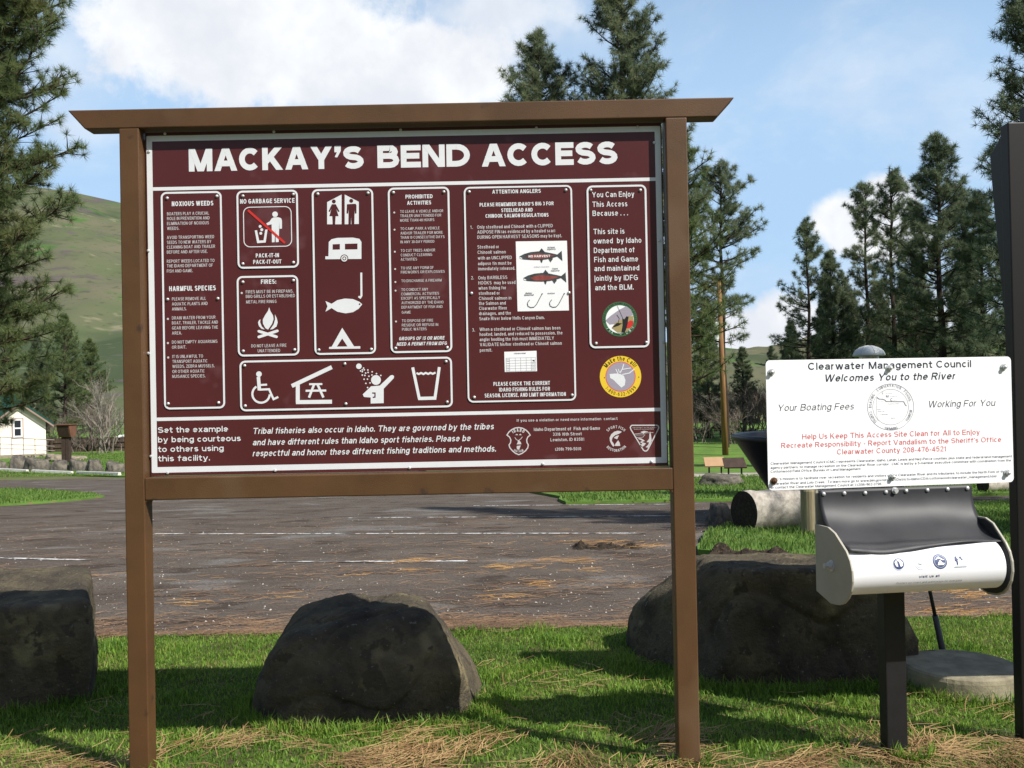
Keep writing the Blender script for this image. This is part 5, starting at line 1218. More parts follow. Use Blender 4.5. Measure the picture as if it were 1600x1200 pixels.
def pine_parts(seed, H, cb, R, shape, whorl=0.5, nbr=(3, 5), tuft=(0.3, 14, 0.035), density=1.0, r0=0.22, droop=-0.05, gappy=0.25, lean=0.0, twig=0.34):
    rs = np.random.default_rng(seed); mb = MB(); TP_, TD = [], []
    k = 10; bend = [(lean * (i / k) ** 1.5 * H + 0.05 * sin(i * 1.3 + seed) * (i > 0), 0.05 * cos(i * 1.7 + seed) * (i > 0), H * i / k) for i in range(k + 1)]
    mb.tube(bend, [r0 * (1 - 0.93 * (i / k) ** 0.9) + 0.012 for i in range(k + 1)], 8)
    def tp(z): 
        f = min(k - 1e-6, max(0, z / H * k)); i = int(f); return Vector(bend[i]).lerp(Vector(bend[i + 1]), f - i)
    z = cb * H; 
    while z < H - 0.25:
        t = (z - cb * H) / (H - cb * H); 
        for b in range(rs.integers(nbr[0], nbr[1] + 1)):
            if rs.random() < gappy * (1 - t): continue
            az = rs.uniform(0, 2 * pi); Lb = R * shape(t) * rs.uniform(0.55, 1.12)
            if Lb < 0.22: Lb = 0.22
            el = droop + 0.75 * t ** 1.3 + rs.normal(0, 0.13); p0 = tp(z + rs.uniform(-0.2, 0.2)); dirv = Vector((cos(az) * cos(el), sin(az) * cos(el), sin(el)))
            pts = [p0]; d = dirv.copy(); ns = 5
            for i in range(ns):
                d = (d + Vector((rs.normal(0, 0.09), rs.normal(0, 0.09), 0.09 + rs.normal(0, 0.05)))).normalized(); pts.append(pts[-1] + d * (Lb / ns))
            rb = 0.012 + 0.013 * Lb; mb.tube(pts, [rb * (1 - 0.75 * i / ns) for i in range(ns + 1)], 4, cap=False)
            # twigs on the outer part
            nt_ = max(2, int(density * (2.5 + Lb * 3.6)))
            for q in range(nt_):
                s = 0.28 + 0.72 * (q + rs.random()) / nt_; f = s * ns; i = min(ns - 1, int(f)); pb = pts[i].lerp(pts[i + 1], f - i); bd = (pts[i + 1] - pts[i]).normalized()
                td = (bd * 0.7 + Vector((rs.normal(0, .6), rs.normal(0, .6), rs.normal(0.22, .38)))).normalized(); tl = twig * Lb ** 0.5 * rs.uniform(0.4, 1.1) * (1.15 - 0.5 * s)
                pe = pb + td * tl
                mb.tube([pb, pe], [rb * 0.3, rb * 0.18], 3, cap=False)
                TP_.append(pe); TD.append(td)
                if rs.random() < 0.4: TP_.append(pb.lerp(pe, 0.5) + Vector(rs.normal(0, 0.07, 3))); TD.append((td + Vector((0, 0, .3))).normalized())
            TP_.append(pts[-1]); TD.append(d)
        z += whorl * rs.uniform(0.6, 1.3) * (1.0 - 0.45 * t)
    TP_.append(tp(H)); TD.append(Vector((0, 0, 1)))
    tris = tuft_tris(np.array([tuple(p) for p in TP_]), np.array([tuple(p) for p in TD]) * 0.5, tuft[1], tuft[0], tuft[2], 1.0, rs)
    return mb, tris
def make_pine(name, loc, label, group, mats, rz=0.0, sc=1.0, **kw):
    mb, tris = pine_parts(**kw)
    r = thing(name, (0, 0, 0), label, 'tree', group); ORG[r.name] = Vector((0, 0, 0))
    mb.build('trunk', mats[0], r, normals=False); npmesh('crown', tris, 3, mats[1], r)
    r.location = loc; r.rotation_euler = (0, 0, rz); r.scale = (sc, sc, sc); return r
def copy_pine(src, loc, label, rz, sc, group=None, szz=None):
    c = copy_tree(src); c.location = loc; c.rotation_euler = (0, 0, rz); c.scale = (sc, sc, szz or sc); c['label'] = label
    if group: c['group'] = group
    return c
cone = lambda t: (1 - t) ** 0.62 * min(1, 0.6 + 2.2 * t)
full = lambda t: (1 - t ** 1.7) ** 0.8 * min(1, 0.7 + 1.5 * t)
oval = lambda t: max(0.15, sin(pi * min(1, 0.18 + 0.82 * t)) ** 0.7)
slim = lambda t: (1 - t) ** 0.5 * (0.78 + 0.22 * sin(9 * t))
def base(px_, Y):
    p = at(px_, 700, Y); return Vector((p.x, Y, gz(Y) - 0.03))
def Hfor(px_, ytop, Y): return at(px_, ytop, Y).z - gz(Y)
GT = 'ponderosa pines round the landing'
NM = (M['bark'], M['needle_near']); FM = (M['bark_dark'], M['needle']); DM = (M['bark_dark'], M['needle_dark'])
# the near pine whose boughs come in at the left border
near = make_pine('pine_tree', base(-60, 21), 'big near pine with long needle tufts reaching in from the left border', GT, NM, 0.4, 1.0,
                 seed=21, H=13.0, cb=0.13, R=3.5, shape=lambda t: (1 - t) ** 0.25 * (0.46 + 0.50 * min(1, t * 1.8)), whorl=0.27, nbr=(5, 7), tuft=(0.19, 64, 0.0085), density=2.2, r0=0.24, droop=-0.12, gappy=0.1, twig=0.36)
# unit pines (about 15 m), copied at other sizes
ptA = dict(H=15.0, r0=0.20, tuft=(0.30, 40, 0.018), density=0.95)
p1 = make_pine('pine_tree', base(1268, 56), 'slim pine with clear bare lower trunk, leftmost of the row behind the white sign', GT, FM, 0.0, 1.0, seed=31, cb=0.26, R=3.2, shape=cone, whorl=0.55, gappy=0.30, **ptA)
k0 = Hfor(1268, 345, 56) / 15.0; p1.scale = (k0, k0, k0)
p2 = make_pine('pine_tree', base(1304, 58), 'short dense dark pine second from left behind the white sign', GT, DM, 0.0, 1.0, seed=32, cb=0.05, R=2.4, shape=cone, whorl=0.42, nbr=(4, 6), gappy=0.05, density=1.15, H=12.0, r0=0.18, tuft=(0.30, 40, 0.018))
k0 = Hfor(1304, 392, 58) / 12.0; p2.scale = (k0, k0, k0)
p3 = make_pine('pine_tree', base(1360, 58), 'tall open pine in front of the small white cloud, above the sign heading', GT, FM, 0.0, 1.0, seed=33, cb=0.15, R=3.2, shape=slim, whorl=0.52, gappy=0.25, **ptA)
k0 = Hfor(1360, 288, 58) / 15.0; p3.scale = (k0, k0, k0)
p4 = make_pine('pine_tree', base(1400, 54), 'tall pine just right of the small white cloud, taller than its left neighbour', GT, FM, 0.0, 1.0, seed=34, cb=0.12, R=3.2, shape=slim, whorl=0.48, gappy=0.2, **ptA)
k0 = Hfor(1398, 262, 54) / 15.0; p4.scale = (k0, k0, k0)
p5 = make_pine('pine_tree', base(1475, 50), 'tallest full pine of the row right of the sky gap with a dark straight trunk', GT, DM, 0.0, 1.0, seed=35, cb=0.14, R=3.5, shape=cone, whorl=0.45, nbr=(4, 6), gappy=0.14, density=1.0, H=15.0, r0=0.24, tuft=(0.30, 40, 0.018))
k0 = Hfor(1475, 208, 50) / 15.0; p5.scale = (k0, k0, k0)
copy_pine(p2, base(1440, 62), 'dark bushy pine low between the two tallest pines behind the white sign', 2.0, Hfor(1440, 400, 62) / 12.0)
copy_pine(p5, base(1540, 47), 'dense pine behind the right border board, foliage down to the sign', 2.2, Hfor(1540, 300, 47) / 15.0)
copy_pine(p2, base(1335, 64), 'small dark pine in shade under the tall open pine', 3.7, Hfor(1335, 455, 64) / 12.0)
pr = make_pine('pine_tree', base(1625, 30), 'near tall pine leaving the picture at the top right corner', GT, DM, 0.5, 1.0, seed=41, H=17.0, cb=0.12, R=2.5, shape=full, whorl=0.42, nbr=(4, 6), tuft=(0.26, 26, 0.018), density=1.2, r0=0.26, gappy=0.2)
for (x_q, Y_q, yt_q, src_q, lab_q, rz_q) in [(1437, 59, 318, p3, 'open-crowned pine overlapping the left side of the tallest full pine', 2.3), (1322, 61, 425, p1, 'thin pine seen between the short dark pine and the tall open pine', 4.0), (1512, 53, 285, p4, 'pine overlapping the right side of the tallest full pine', 1.1),
          (1240, 66, 500, p2, 'low bushy young pine at the left end of the row behind the white sign', 5.1), (1290, 68, 470, p2, 'low young pine between the slim pine and the open pine', 1.6), (1375, 66, 440, p2, 'young pine filling in below the tall open pine', 2.9),
                                          (1420, 68, 425, p2, 'young pine left of the tallest trunk, low against the sign', 0.2), (1515, 60, 400, p2, 'bushy green pine low at the right end of the row', 4.4)]:
    copy_pine(src_q, base(x_q, Y_q), lab_q, rz_q, Hfor(x_q, yt_q, Y_q) / (12.0 if src_q is p2 else 15.0))
# right of the big sign
pa_ = make_pine('pine_tree', base(1134, 52), 'tall lone pine with open crown right behind the wooden utility pole', GT, FM, 1.0, 1.0, seed=51, cb=0.38, R=2.7, shape=oval, whorl=0.5, gappy=0.28, density=1.0, H=15.5, r0=0.2, tuft=(0.30, 40, 0.018))
k0 = Hfor(1132, 252, 52) / 15.5; pa_.scale = (k0, k0, k0)
pb_ = make_pine('pine_tree', base(1072, 42), 'leafy pine half hidden by the right post of the big sign', GT, (M['bark_dark'], M['needle_near']), 0.3, 1.0, seed=52, cb=0.2, R=2.9, shape=full, whorl=0.46, nbr=(4, 6), gappy=0.15, H=12.0, r0=0.2, tuft=(0.26, 42, 0.014))
k0 = Hfor(1072, 205, 42) / 12.0; pb_.scale = (k0 * 0.8, k0 * 0.8, k0)
copy_pine(p2, base(1163, 66), 'small cone-shaped young pine right of the utility pole', 1.2, Hfor(1163, 542, 66) / 12.0, szz=None).scale = (0.62, 0.62, Hfor(1163, 542, 66) / 12.0)
copy_pine(p2, base(1108, 62), 'low dark pine just left of the utility pole by the right post', 4.2, Hfor(1108, 470, 62) / 12.0)
copy_pine(p2, at(1206, 560, 230) * 1.0 + Vector((0, 0, -8)), 'small round pine high on the distant ridge left of the white sign', 0.3, 1.0, szz=0.9).scale = (1.3, 1.3, 0.92)
# tops above the beam of the big sign
pc_ = make_pine('pine_tree', base(853, 44), 'round-topped pine showing its crown above the middle of the top beam', GT, FM, 0.0, 1.0, seed=61, cb=0.3, R=3.4, shape=full, whorl=0.42, nbr=(4, 6), gappy=0.1, density=1.25, H=16.0, r0=0.22, tuft=(0.26, 42, 0.014))
k0 = Hfor(853, 52, 44) / 16.0; pc_.scale = (k0, k0, k0)
pd_ = make_pine('pine_tree', base(985, 42), 'pointed tall pine rising above the right half of the top beam past the upper border', GT, FM, 0.6, 1.0, seed=62, cb=0.3, R=4.2, shape=lambda t: (1 - t) ** 0.55, whorl=0.42, nbr=(4, 6), gappy=0.1, density=1.2, H=18.0, r0=0.24, tuft=(0.26, 42, 0.014))
k0 = Hfor(985, -22, 42) / 18.0; pd_.scale = (k0, k0, k0)
# left mid distance
copy_pine(pb_, base(103, 62), 'mid-distance pine above the fee post, rounded top against the hill', 1.9, Hfor(103, 489, 62) / 12.0)
copy_pine(pb_, base(143, 66), 'mid-distance pine nearest the left post of the big sign', 3.1, Hfor(143, 528, 66) / 12.0)
copy_pine(p2, base(60, 70), 'dark pine behind the cabin roof', 0.4, Hfor(60, 520, 70) / 12.0)
copy_pine(p2, base(118, 72), 'dark bushy pine in the gap behind the brown fee post', 2.6, Hfor(118, 560, 72) / 12.0)
copy_pine(pb_, base(10, 75), 'pine far behind the cabin at the left border', 0.9, Hfor(10, 500, 75) / 12.0)
# beyond the right border: their shade lies over the asphalt and lawn
copy_pine(pr, (11.6, 6.4, gz(6.4)), 'pine standing beyond the right border whose shade crosses the asphalt', 1.0, 0.95)
copy_pine(pr, (15.2, 9.6, gz(9.6)), 'second pine beyond the right border shading the lawn', 2.4, 0.9)

# ------------------------------------------------------------------ bare riverside brush
M['twig'] = pmat('grey_bare_twigs', (0.20, 0.165, 0.14), 0.9, 0.1, var=0.35, vscale=2)
M['pale_twig'] = pmat('pale_bare_twigs', (0.30, 0.265, 0.225), 0.9, 0.1, var=0.3, vscale=2)
def shrub_mesh(seed, H, stems, depth, spread, rad):
    rs = np.random.default_rng(seed); mb = MB()
    def grow(p, d, l, r, k):
        q = p + d * l * 0.5 + Vector(rs.normal(0, 0.04 * l, 3)); e = p + d * l + Vector(rs.normal(0, 0.06 * l, 3))
        mb.tube([p, q, e], [r, r * 0.85, r * 0.62], 3, cap=False)
        if k == 0: return
        for i in range(rs.integers(2, 5)):
            s = rs.uniform(0.4, 1.0); b = p.lerp(e, s)
            nd = (d + Vector((rs.normal(0, spread), rs.normal(0, spread), rs.normal(0.12, spread * 0.7)))).normalized()
            grow(b, nd, l * rs.uniform(0.5, 0.78), r * 0.6, k - 1)
    for i in range(stems):
        a = rs.uniform(0, 2 * pi); d = Vector((cos(a) * rs.uniform(.1, .5), sin(a) * rs.uniform(.1, .5), 1)).normalized()
        grow(Vector((rs.normal(0, .25), rs.normal(0, .25), -0.1)), d, H * rs.uniform(0.3, 0.45), rad, depth)
    return mb
def shrub(seed, loc, label, mat, H, stems=7, depth=4, spread=0.42, rad=0.03):
    o = shrub_mesh(seed, H, stems, depth, spread, rad).build('bare_shrub', mat, None, normals=False); o.location = loc
    return tag(o, label, 'shrub', 'leafless brush along the river bank')
s1 = shrub(1, base(1090, 60), 'grey leafless thicket bush just right of the right post', M['twig'], 4.6)
s2 = shrub(2, base(1150, 58), 'grey leafless bush right of the utility pole foot', M['twig'], 4.2)
s3 = shrub(3, base(160, 58), 'pale grey leafless tree by the left post, tallest of the bare brush', M['pale_twig'], 5.6, 4, 5, 0.34, 0.055)
def cshrub(src, px_, Y, label, sc, rz):
    c = src.copy(); COL.objects.link(c); c.location = base(px_, Y); c.scale = (sc * 1.25, sc * 1.25, sc); c.rotation_euler = (0, 0, rz); c['label'] = label; return c
spots = [(1065, 64, s1, 1.1, 'bare bush at the foot of the right post, half hidden by it'), (1110, 62, s2, 1.0, 'bare bush left of the utility pole foot'), (1125, 66, s1, 0.95, 'bare bush straight behind the utility pole foot'),
         (1175, 64, s1, 1.15, 'bare bush beside the left edge of the white sign, upper part in view'), (1192, 60, s2, 1.05, 'bare bush cut off by the left edge of the white sign'), (1215, 66, s1, 1.1, 'bare bush hidden mostly behind the white sign edge'), (1138, 72, s2, 1.3, 'taller bare bush further back right of the pole'), (1080, 74, s2, 1.3, 'taller bare bush further back beside the right post'), (1165, 70, s1, 1.2, 'bare bush under the young cone-shaped pine'), (1100, 56, s2, 0.7, 'low bare bush on the lawn edge by the right post'), (1155, 55, s1, 0.7, 'low bare bush on the lawn edge right of the pole'),
         (85, 62, s1, 0.8, 'bare bush between the cabin gable and the brown fee post'), (120, 60, s2, 0.75, 'bare bush behind the brown fee post'), (140, 62, s1, 0.95, 'bare bush left of the pale bare tree'), (183, 60, s2, 1.0, 'bare bush against the left post of the big sign'), (172, 66, s1, 1.2, 'taller bare bush behind the pale bare tree'), (150, 57, s2, 0.5, 'low bare bush in front of the wooden fence')]
for i, (px_, Y, src, sc, lab) in enumerate(spots): cshrub(src, px_, Y, lab, sc, i * 1.3)

# ------------------------------------------------------------------ cabin with ramp rail
M['cream'] = pmat('cream_siding', (0.86, 0.80, 0.68), 0.7, 0.2, var=0.06, vscale=3)
M['green_roof'] = pmat('green_metal_roof', (0.012, 0.062, 0.046), 0.4, 0.4, var=0.15, vscale=3)
M['trim'] = pmat('brown_trim', (0.30, 0.20, 0.17), 0.6)
M['white_frame'] = pmat('white_window_frame', (0.8, 0.8, 0.8), 0.5)
M['glass'] = pmat('dark_window_glass', (0.02, 0.025, 0.035), 0.08, 0.6)
M['wood'] = pmat('weathered_fence_boards', (0.115, 0.085, 0.065), 0.9, 0.1, col2=(0.06, 0.045, 0.036), vscale=2, stretch=(5, 5, 0.4))
M['rail'] = pmat('grey_rail_pipe', (0.33, 0.30, 0.27), 0.6, 0.3)
YC = 57.0; s_ = YC / FPX; zg = gz(YC)
cx0, cx1, cxm = at(-4, 700, YC).x, at(68, 700, YC).x, at(32, 700, YC).x
ze = at(69, 656, YC).z; zr = at(32, 629, YC).z
CB = thing('cabin', (cxm, YC, zg), 'small cream cabin with green metal roof and one white window at the left border', 'cabin')
mb = MB(); mb.prism([(cx0, YC, zg), (cx1, YC, zg), (cx1, YC, ze), (cxm, YC, zr), (cx0, YC, ze)], (0, 5.0, 0))
wall = mb.build('wall', M['cream'], CB)
mb = MB(); xl_ = cx0 - 6.0; mb.prism([(xl_, YC + 2.2, zg), (xl_, YC + 7.2, zg), (xl_, YC + 7.2, ze), (xl_, YC + 4.7, zr + 0.45), (xl_, YC + 2.2, ze)], (6.0 - 0.02, 0, 0)); mb.build('side_wing', M['cream'], CB)
sl_ = (zr - ze) / (cx1 - cxm); ov = 0.42
mb = MB()
for sx, xe in ((1, cx1), (-1, cx0)):
    a = Vector((cxm, YC - 0.35, zr + 0.09)); b = Vector((xe + sx * ov, YC - 0.35, ze - ov * sl_ + 0.09))
    mb.prism([a, b, b - Vector((0, 0, 0.10)), a - Vector((0, 0, 0.10))], (0, 5.7, 0))
roof = mb.build('roof', M['green_roof'], CB)
mb = MB()
for i in range(12):
    for sx, xe in ((1, cx1), (-1, cx0)):
        y = YC - 0.33 + i * 0.5; a = Vector((cxm, y, zr + 0.092)); b = Vector((xe + sx * ov, y, ze - ov * sl_ + 0.092)); mb.prism([a, b, b + Vector((0, 0, 0.04)), a + Vector((0, 0, 0.04))], (0, 0.03, 0))
mb.build('roof_seam', M['green_roof'], roof)
mb = MB()
for sy in (-1, 1):
    a = Vector((xl_ - 0.3, YC + 4.7, zr + 0.55)); b = Vector((xl_ - 0.3, YC + 4.7 + sy * 2.95, ze - 0.1))
    mb.prism([a, b, b - Vector((0, 0, 0.1)), a - Vector((0, 0, 0.1))], (cxm - xl_ + 0.3, 0, 0))
mb.build('wing_roof', M['green_roof'], CB)
mb = MB()
for sx, xe in ((1, cx1), (-1, cx0)):
    a = Vector((cxm, YC - 0.37, zr - 0.02)); b = Vector((xe + sx * ov, YC - 0.37, ze - ov * sl_ - 0.02)); mb.prism([a, b, b - Vector((0, 0, 0.11)), a - Vector((0, 0, 0.11))], (0, 0.02, 0))
mb.build('rake_board', M['trim'], CB)
def wpx(x, y): p = at(x, y, YC); return p.x, p.z
wx0, wz1 = wpx(19.5, 653.5); wx1, wz0 = wpx(36.5, 684.5)
mb = MB(); 
mb.box(wx0, wx1, YC - 0.03, YC - 0.001, wz0, wz1); win = mb.build('window', M['trim'], CB)
mb = MB(); t_ = 0.09
for (a, b, c, d_) in ((wx0 + .06, wx0 + .06 + t_, wz0 + .06, wz1 - .05), (wx1 - .06 - t_, wx1 - .06, wz0 + .06, wz1 - .05), (wx0 + .06 + t_, wx1 - .06 - t_, wz1 - .05 - t_, wz1 - .05), (wx0 + .06 + t_, wx1 - .06 - t_, wz0 + .06, wz0 + .06 + t_), (wx0 + .06 + t_, wx1 - .06 - t_, (wz0 + wz1) / 2 - .04, (wz0 + wz1) / 2 + .04)): mb.box(a, b, YC - 0.05, YC - 0.031, c, d_)
mb.build('frame', M['white_frame'], win)
mb = MB(); mb.box(wx0 + .06 + t_, wx1 - .06 - t_, YC - 0.037, YC - 0.0305, wz0 + .06 + t_, wz1 - .05 - t_); mb.build('pane', M['glass'], win)
mb = MB(); mb.box(cx0 - 6, cx1 - 0.1, YC - 1.9, YC - 0.01, zg, zg + 0.16); mb.build('ramp_slab', M['concrete'], CB)
CB.rotation_euler = (0, 0, radians(30))
R_ = thing('ramp_railing', (cxm, YC - 1.9, zg), 'thin grey pipe railing along the ramp in front of the cabin', 'railing')
yr = YC - 1.75; mb = MB(); xa, xb = at(-60, 690, yr).x, at(85, 690, yr).x
zt1, zt0 = at(0, 681, yr).z, at(85, 687.5, yr).z
mb.tube([(xa, yr, zt1 + 0.1), (xb, yr, zt0)], 0.025, 6); mb.tube([(xa, yr, zt1 - 0.32), (xb, yr, zt0 - 0.36)], 0.02, 6); mb.tube([(xa, yr, zt1 - 0.55), (xb, yr, zt0 - 0.62)], 0.02, 6)
mb.build('rail', M['rail'], R_)
for i in range(8):
    mb = MB(); x = xa + (xb - xa) * (i + 0.3) / 8; mb.tube([(x, yr + 0.03, zg), (x, yr + 0.03, zt1 + 0.08 + (zt0 - zt1 - 0.1) * (i + 0.3) / 8)], 0.022, 6); mb.build('rail_post', M['rail'], R_)
# brown fee post with a slanted box on two legs
YF = 50.0; c = base(103, YF); zf = gz(YF)
FP = thing('fee_post', (c.x, YF, zf), 'brown fee deposit box with slanted front on two thick posts left of the big sign', 'fee box')
x0, x1 = at(95.5, 700, YF).x, at(107.5, 700, YF).x
M['rusty'] = pmat('rust_brown_metal', (0.17, 0.075, 0.045), 0.6, 0.3, var=0.25, vscale=3); M['dkwood'] = pmat('dark_stained_post', (0.06, 0.04, 0.032), 0.8, 0.2, var=0.3, vscale=6)
for (a, b) in ((x0, x0 + 0.19), (x1 - 0.19, x1)):
    mb = MB(); mb.box(a, b, YF + 0.02, YF + 0.3, zf - 0.1, at(100, 683, YF).z - 0.003); mb.build('post', M['dkwood'], FP, bevel=0.01)
mb = MB(); xq0, xq1 = at(92, 700, YF).x, at(112, 700, YF).x
zb_, zt_ = at(100, 683, YF).z, at(100, 664, YF).z
mb.prism([(xq0, YF - 0.05, zb_), (xq0, YF + 0.5, zb_), (xq0, YF + 0.62, zt_), (xq0, YF - 0.28, zt_)], (xq1 - xq0, 0, 0)); mb.build('box', M['rusty'], FP, bevel=0.01)
mb = MB(); mb.box(xq0 - 0.05, xq1 + 0.05, YF - 0.34, YF + 0.66, zt_ + 0.002, zt_ + 0.04); mb.build('lid', M['rusty'], FP)
mb = MB(); mb.prism([(xq0 + .07, YF - 0.085, zb_ + .06), (xq1 - .07, YF - 0.085, zb_ + .06), (xq1 - .07, YF - 0.285, zt_ - .05), (xq0 + .07, YF - 0.285, zt_ - .05)], (0, 0.02, 0)); mb.build('front_plate', M['dkwood'], FP)
# wooden fence
YW = 61.0; fa, fb = at(66, 700, YW).x, at(330, 700, YW).x; zf = gz(YW); ztp = at(100, 683.5, YW).z
FN = thing('wooden_fence', ((fa + fb) / 2, YW, zf), 'weathered brown board fence between the cabin and the big sign', 'fence')
mb = MB(); x = fa
rs_ = random.Random(3)
while x < fb: mb.box(x, x + 0.135, YW, YW + 0.025, zf, ztp + rs_.uniform(-0.04, 0.03) - (x - fa) * 0.012); x += 0.142
mb.build('boards', M['wood'], FN)
mb = MB(); mb.box(fa, fb, YW - 0.045, YW - 0.001, ztp - 0.35, ztp - 0.22); mb.box(fa, fb, YW - 0.045, YW - 0.001, zf + 0.3, zf + 0.43); mb.build('rail', M['wood'], FN)
x = fa + 0.6
while x < fb: mb = MB(); mb.box(x, x + 0.11, YW - 0.16, YW - 0.047, zf - 0.1, ztp - 0.08); mb.build('post', M['wood'], FN); x += 2.4
# white trailer glimpsed between brush and post
YV = 63.5; va, vb = at(174, 700, YV).x, at(300, 700, YV).x; zf = gz(YV); vt = at(184, 680, YV).z
V_ = thing('camp_trailer', ((va + vb) / 2, YV + 1, zf), 'white round-topped trailer glimpsed behind bare brush left of the big sign', 'trailer')
mb = MB(); h_ = vt - zf
mb.prism([(va, YV, zf + 0.4), (vb, YV, zf + 0.4), (vb, YV, vt - 0.3), (vb - 0.3, YV, vt), (va + 0.5, YV, vt), (va + 0.15, YV, vt - 0.18), (va, YV, vt - 0.5)], (0, 2.0, 0)); mb.build('body', M['sheet'], V_, bevel=0.05)
for x in (va + 1.2, vb - 1.4):
    mb = MB(); mb.tube([(x, YV - 0.02, zf + 0.3), (x, YV + 0.2, zf + 0.3)], 0.32, 18); mb.build('wheel', M['black'], V_)
# boulders beyond the wheel stops
bm1 = boulder_mesh([(0, -.2, 1, .42), (-.9, -.3, .3, .5), (.9, -.3, .35, .5), (0, -1, .2, .42), (0, 1, .2, .42), (0, 0, -1, .4), (.6, -.7, .2, .5)], 11, 4, 0.05)
bm2 = boulder_mesh([(.15, -.2, 1, .36), (-.8, -.6, .2, .52), (.8, -.5, .4, .55), (0, -1, .3, .45), (0, 1, .2, .42), (0, 0, -1, .4)], 12, 4, 0.06)
for i, (xa_, xb_, yt, yb_, me, lab) in enumerate([(-12, 8, 720, 735, bm2, 'boulder cut by the left border beyond the wheel stops'), (11, 42, 713, 736, bm1, 'tallest boulder of the row beyond the wheel stops, leftmost whole one'), (41, 74, 716, 737, bm2, 'wide grey boulder second whole one in the row beyond the wheel stops'), (75, 108, 720, 738, bm1, 'low boulder in the middle of the row beyond the wheel stops'), (107, 133, 719, 738, bm2, 'small dark-faced boulder fourth whole one in the row'), (133, 161, 719, 739, bm1, 'pale broken boulder with dark left face, next to last in the row'), (161, 192, 722, 741, bm2, 'boulder half hidden by the left post of the big sign')]):
    Yb = ground((xa_ + xb_) / 2, yb_).y + 0.3; w_ = (xb_ - xa_) / FPX * Yb; h_ = (yb_ - yt) / FPX * Yb; p = base((xa_ + xb_) / 2, Yb)
    boulder(me, (p.x, Yb, p.z + h_ * 0.42), M['rock_grey'], lab, 'boulders beyond the wheel stops', (w_ / 1.5, w_ / 1.5, h_ / 0.72), 0.35 * (i % 3) - 0.3)
for i, (xa_, xb_, yt, yb_, lab) in enumerate([(75, 96, 697, 709, 'pale boulder at the foot of the cabin corner by the fence'), (110, 133, 700, 709, 'pale low boulder right of the brown fee post')]):
    Yb = 52.5; w_ = (xb_ - xa_) / FPX * Yb; h_ = (yb_ - yt) / FPX * Yb; p = base((xa_ + xb_) / 2, Yb)
    me_ = bm2.copy(); me_.materials.clear(); boulder(me_, (p.x, Yb, p.z + h_ * .42), M['rock_pale'], lab, 'boulders by the fence', (w_, w_, h_ / .8), i * 1.1)
# concrete wheel stops
M['stop'] = pmat('painted_concrete_stop', (0.66, 0.64, 0.58), 0.8, 0.2, var=0.2, vscale=4)
for i, (xa_, xb_, ya_, yb_, lab) in enumerate([(-20, 43, 736, 739.5, 'white wheel stop at the left border, first of three'), (51, 113, 739.5, 742.5, 'white wheel stop in the middle of three at the edge of the drive'), (121, 187, 742, 744.5, 'white wheel stop ending at the left post of the big sign')]):
    a, b = ground(xa_, ya_), ground(xb_, yb_); ax = (b - a); ax.z = 0; l = ax.length; ax.normalize(); ay = Vector((-ax.y, ax.x, 0)); mb = MB()
    mb.prism([a - ay * 0.09, a + ay * 0.09, a + ay * 0.055 + Vector((0, 0, 0.17)), a - ay * 0.055 + Vector((0, 0, 0.17))], b - a)
    o = mb.build('wheel_stop', M['stop'], None, bevel=0.012); tag(o, lab, 'wheel stop', 'white wheel stops')

# ------------------------------------------------------------------ right: utility pole, panels, logs, tub, vent
M['pole_wood'] = pmat('tan_pole_wood', (0.30, 0.17, 0.075), 0.85, 0.1, col2=(0.17, 0.09, 0.045), vscale=3, stretch=(4, 4, 0.3))
YU = 46.0; pb0 = base(1133.5, YU); ptop = at(1123, 437, YU)
U = thing('utility_pole', pb0, 'tan wooden utility pole with a grey transformer right of the big sign', 'utility pole')
mb = MB(); mb.tube([pb0 - Vector((0, 0, .2)), Vector((ptop.x, YU, ptop.z))], [0.15, 0.10], 14); mb.build('pole', M['pole_wood'], U, smooth=True)
M['trans'] = pmat('pale_grey_tank', (0.58, 0.62, 0.62), 0.4, 0.4)
tt, tb = at(1117.5, 503, YU), at(1118, 531, YU); r_ = 0.15
mb = MB(); mb.lathe([(0, tt.z - tb.z), (r_ * .8, tt.z - tb.z), (r_, tt.z - tb.z - .06), (r_, 0.03), (r_ * .9, 0), (0, 0)], (tt.x, YU - .05, tb.z), 18); mb.build('transformer', M['trans'], U, smooth=False)
mb = MB(); mb.tube([(tt.x, YU - .05, tt.z), (tt.x, YU - .05, tt.z + .2)], [0.05, 0.03], 8); mb.tube([(tt.x - .0, YU - .05, tt.z - .2), (ptop.x + .03, YU, tt.z - .2)], 0.03, 6); mb.build('insulator', M['dark_metal'], U)
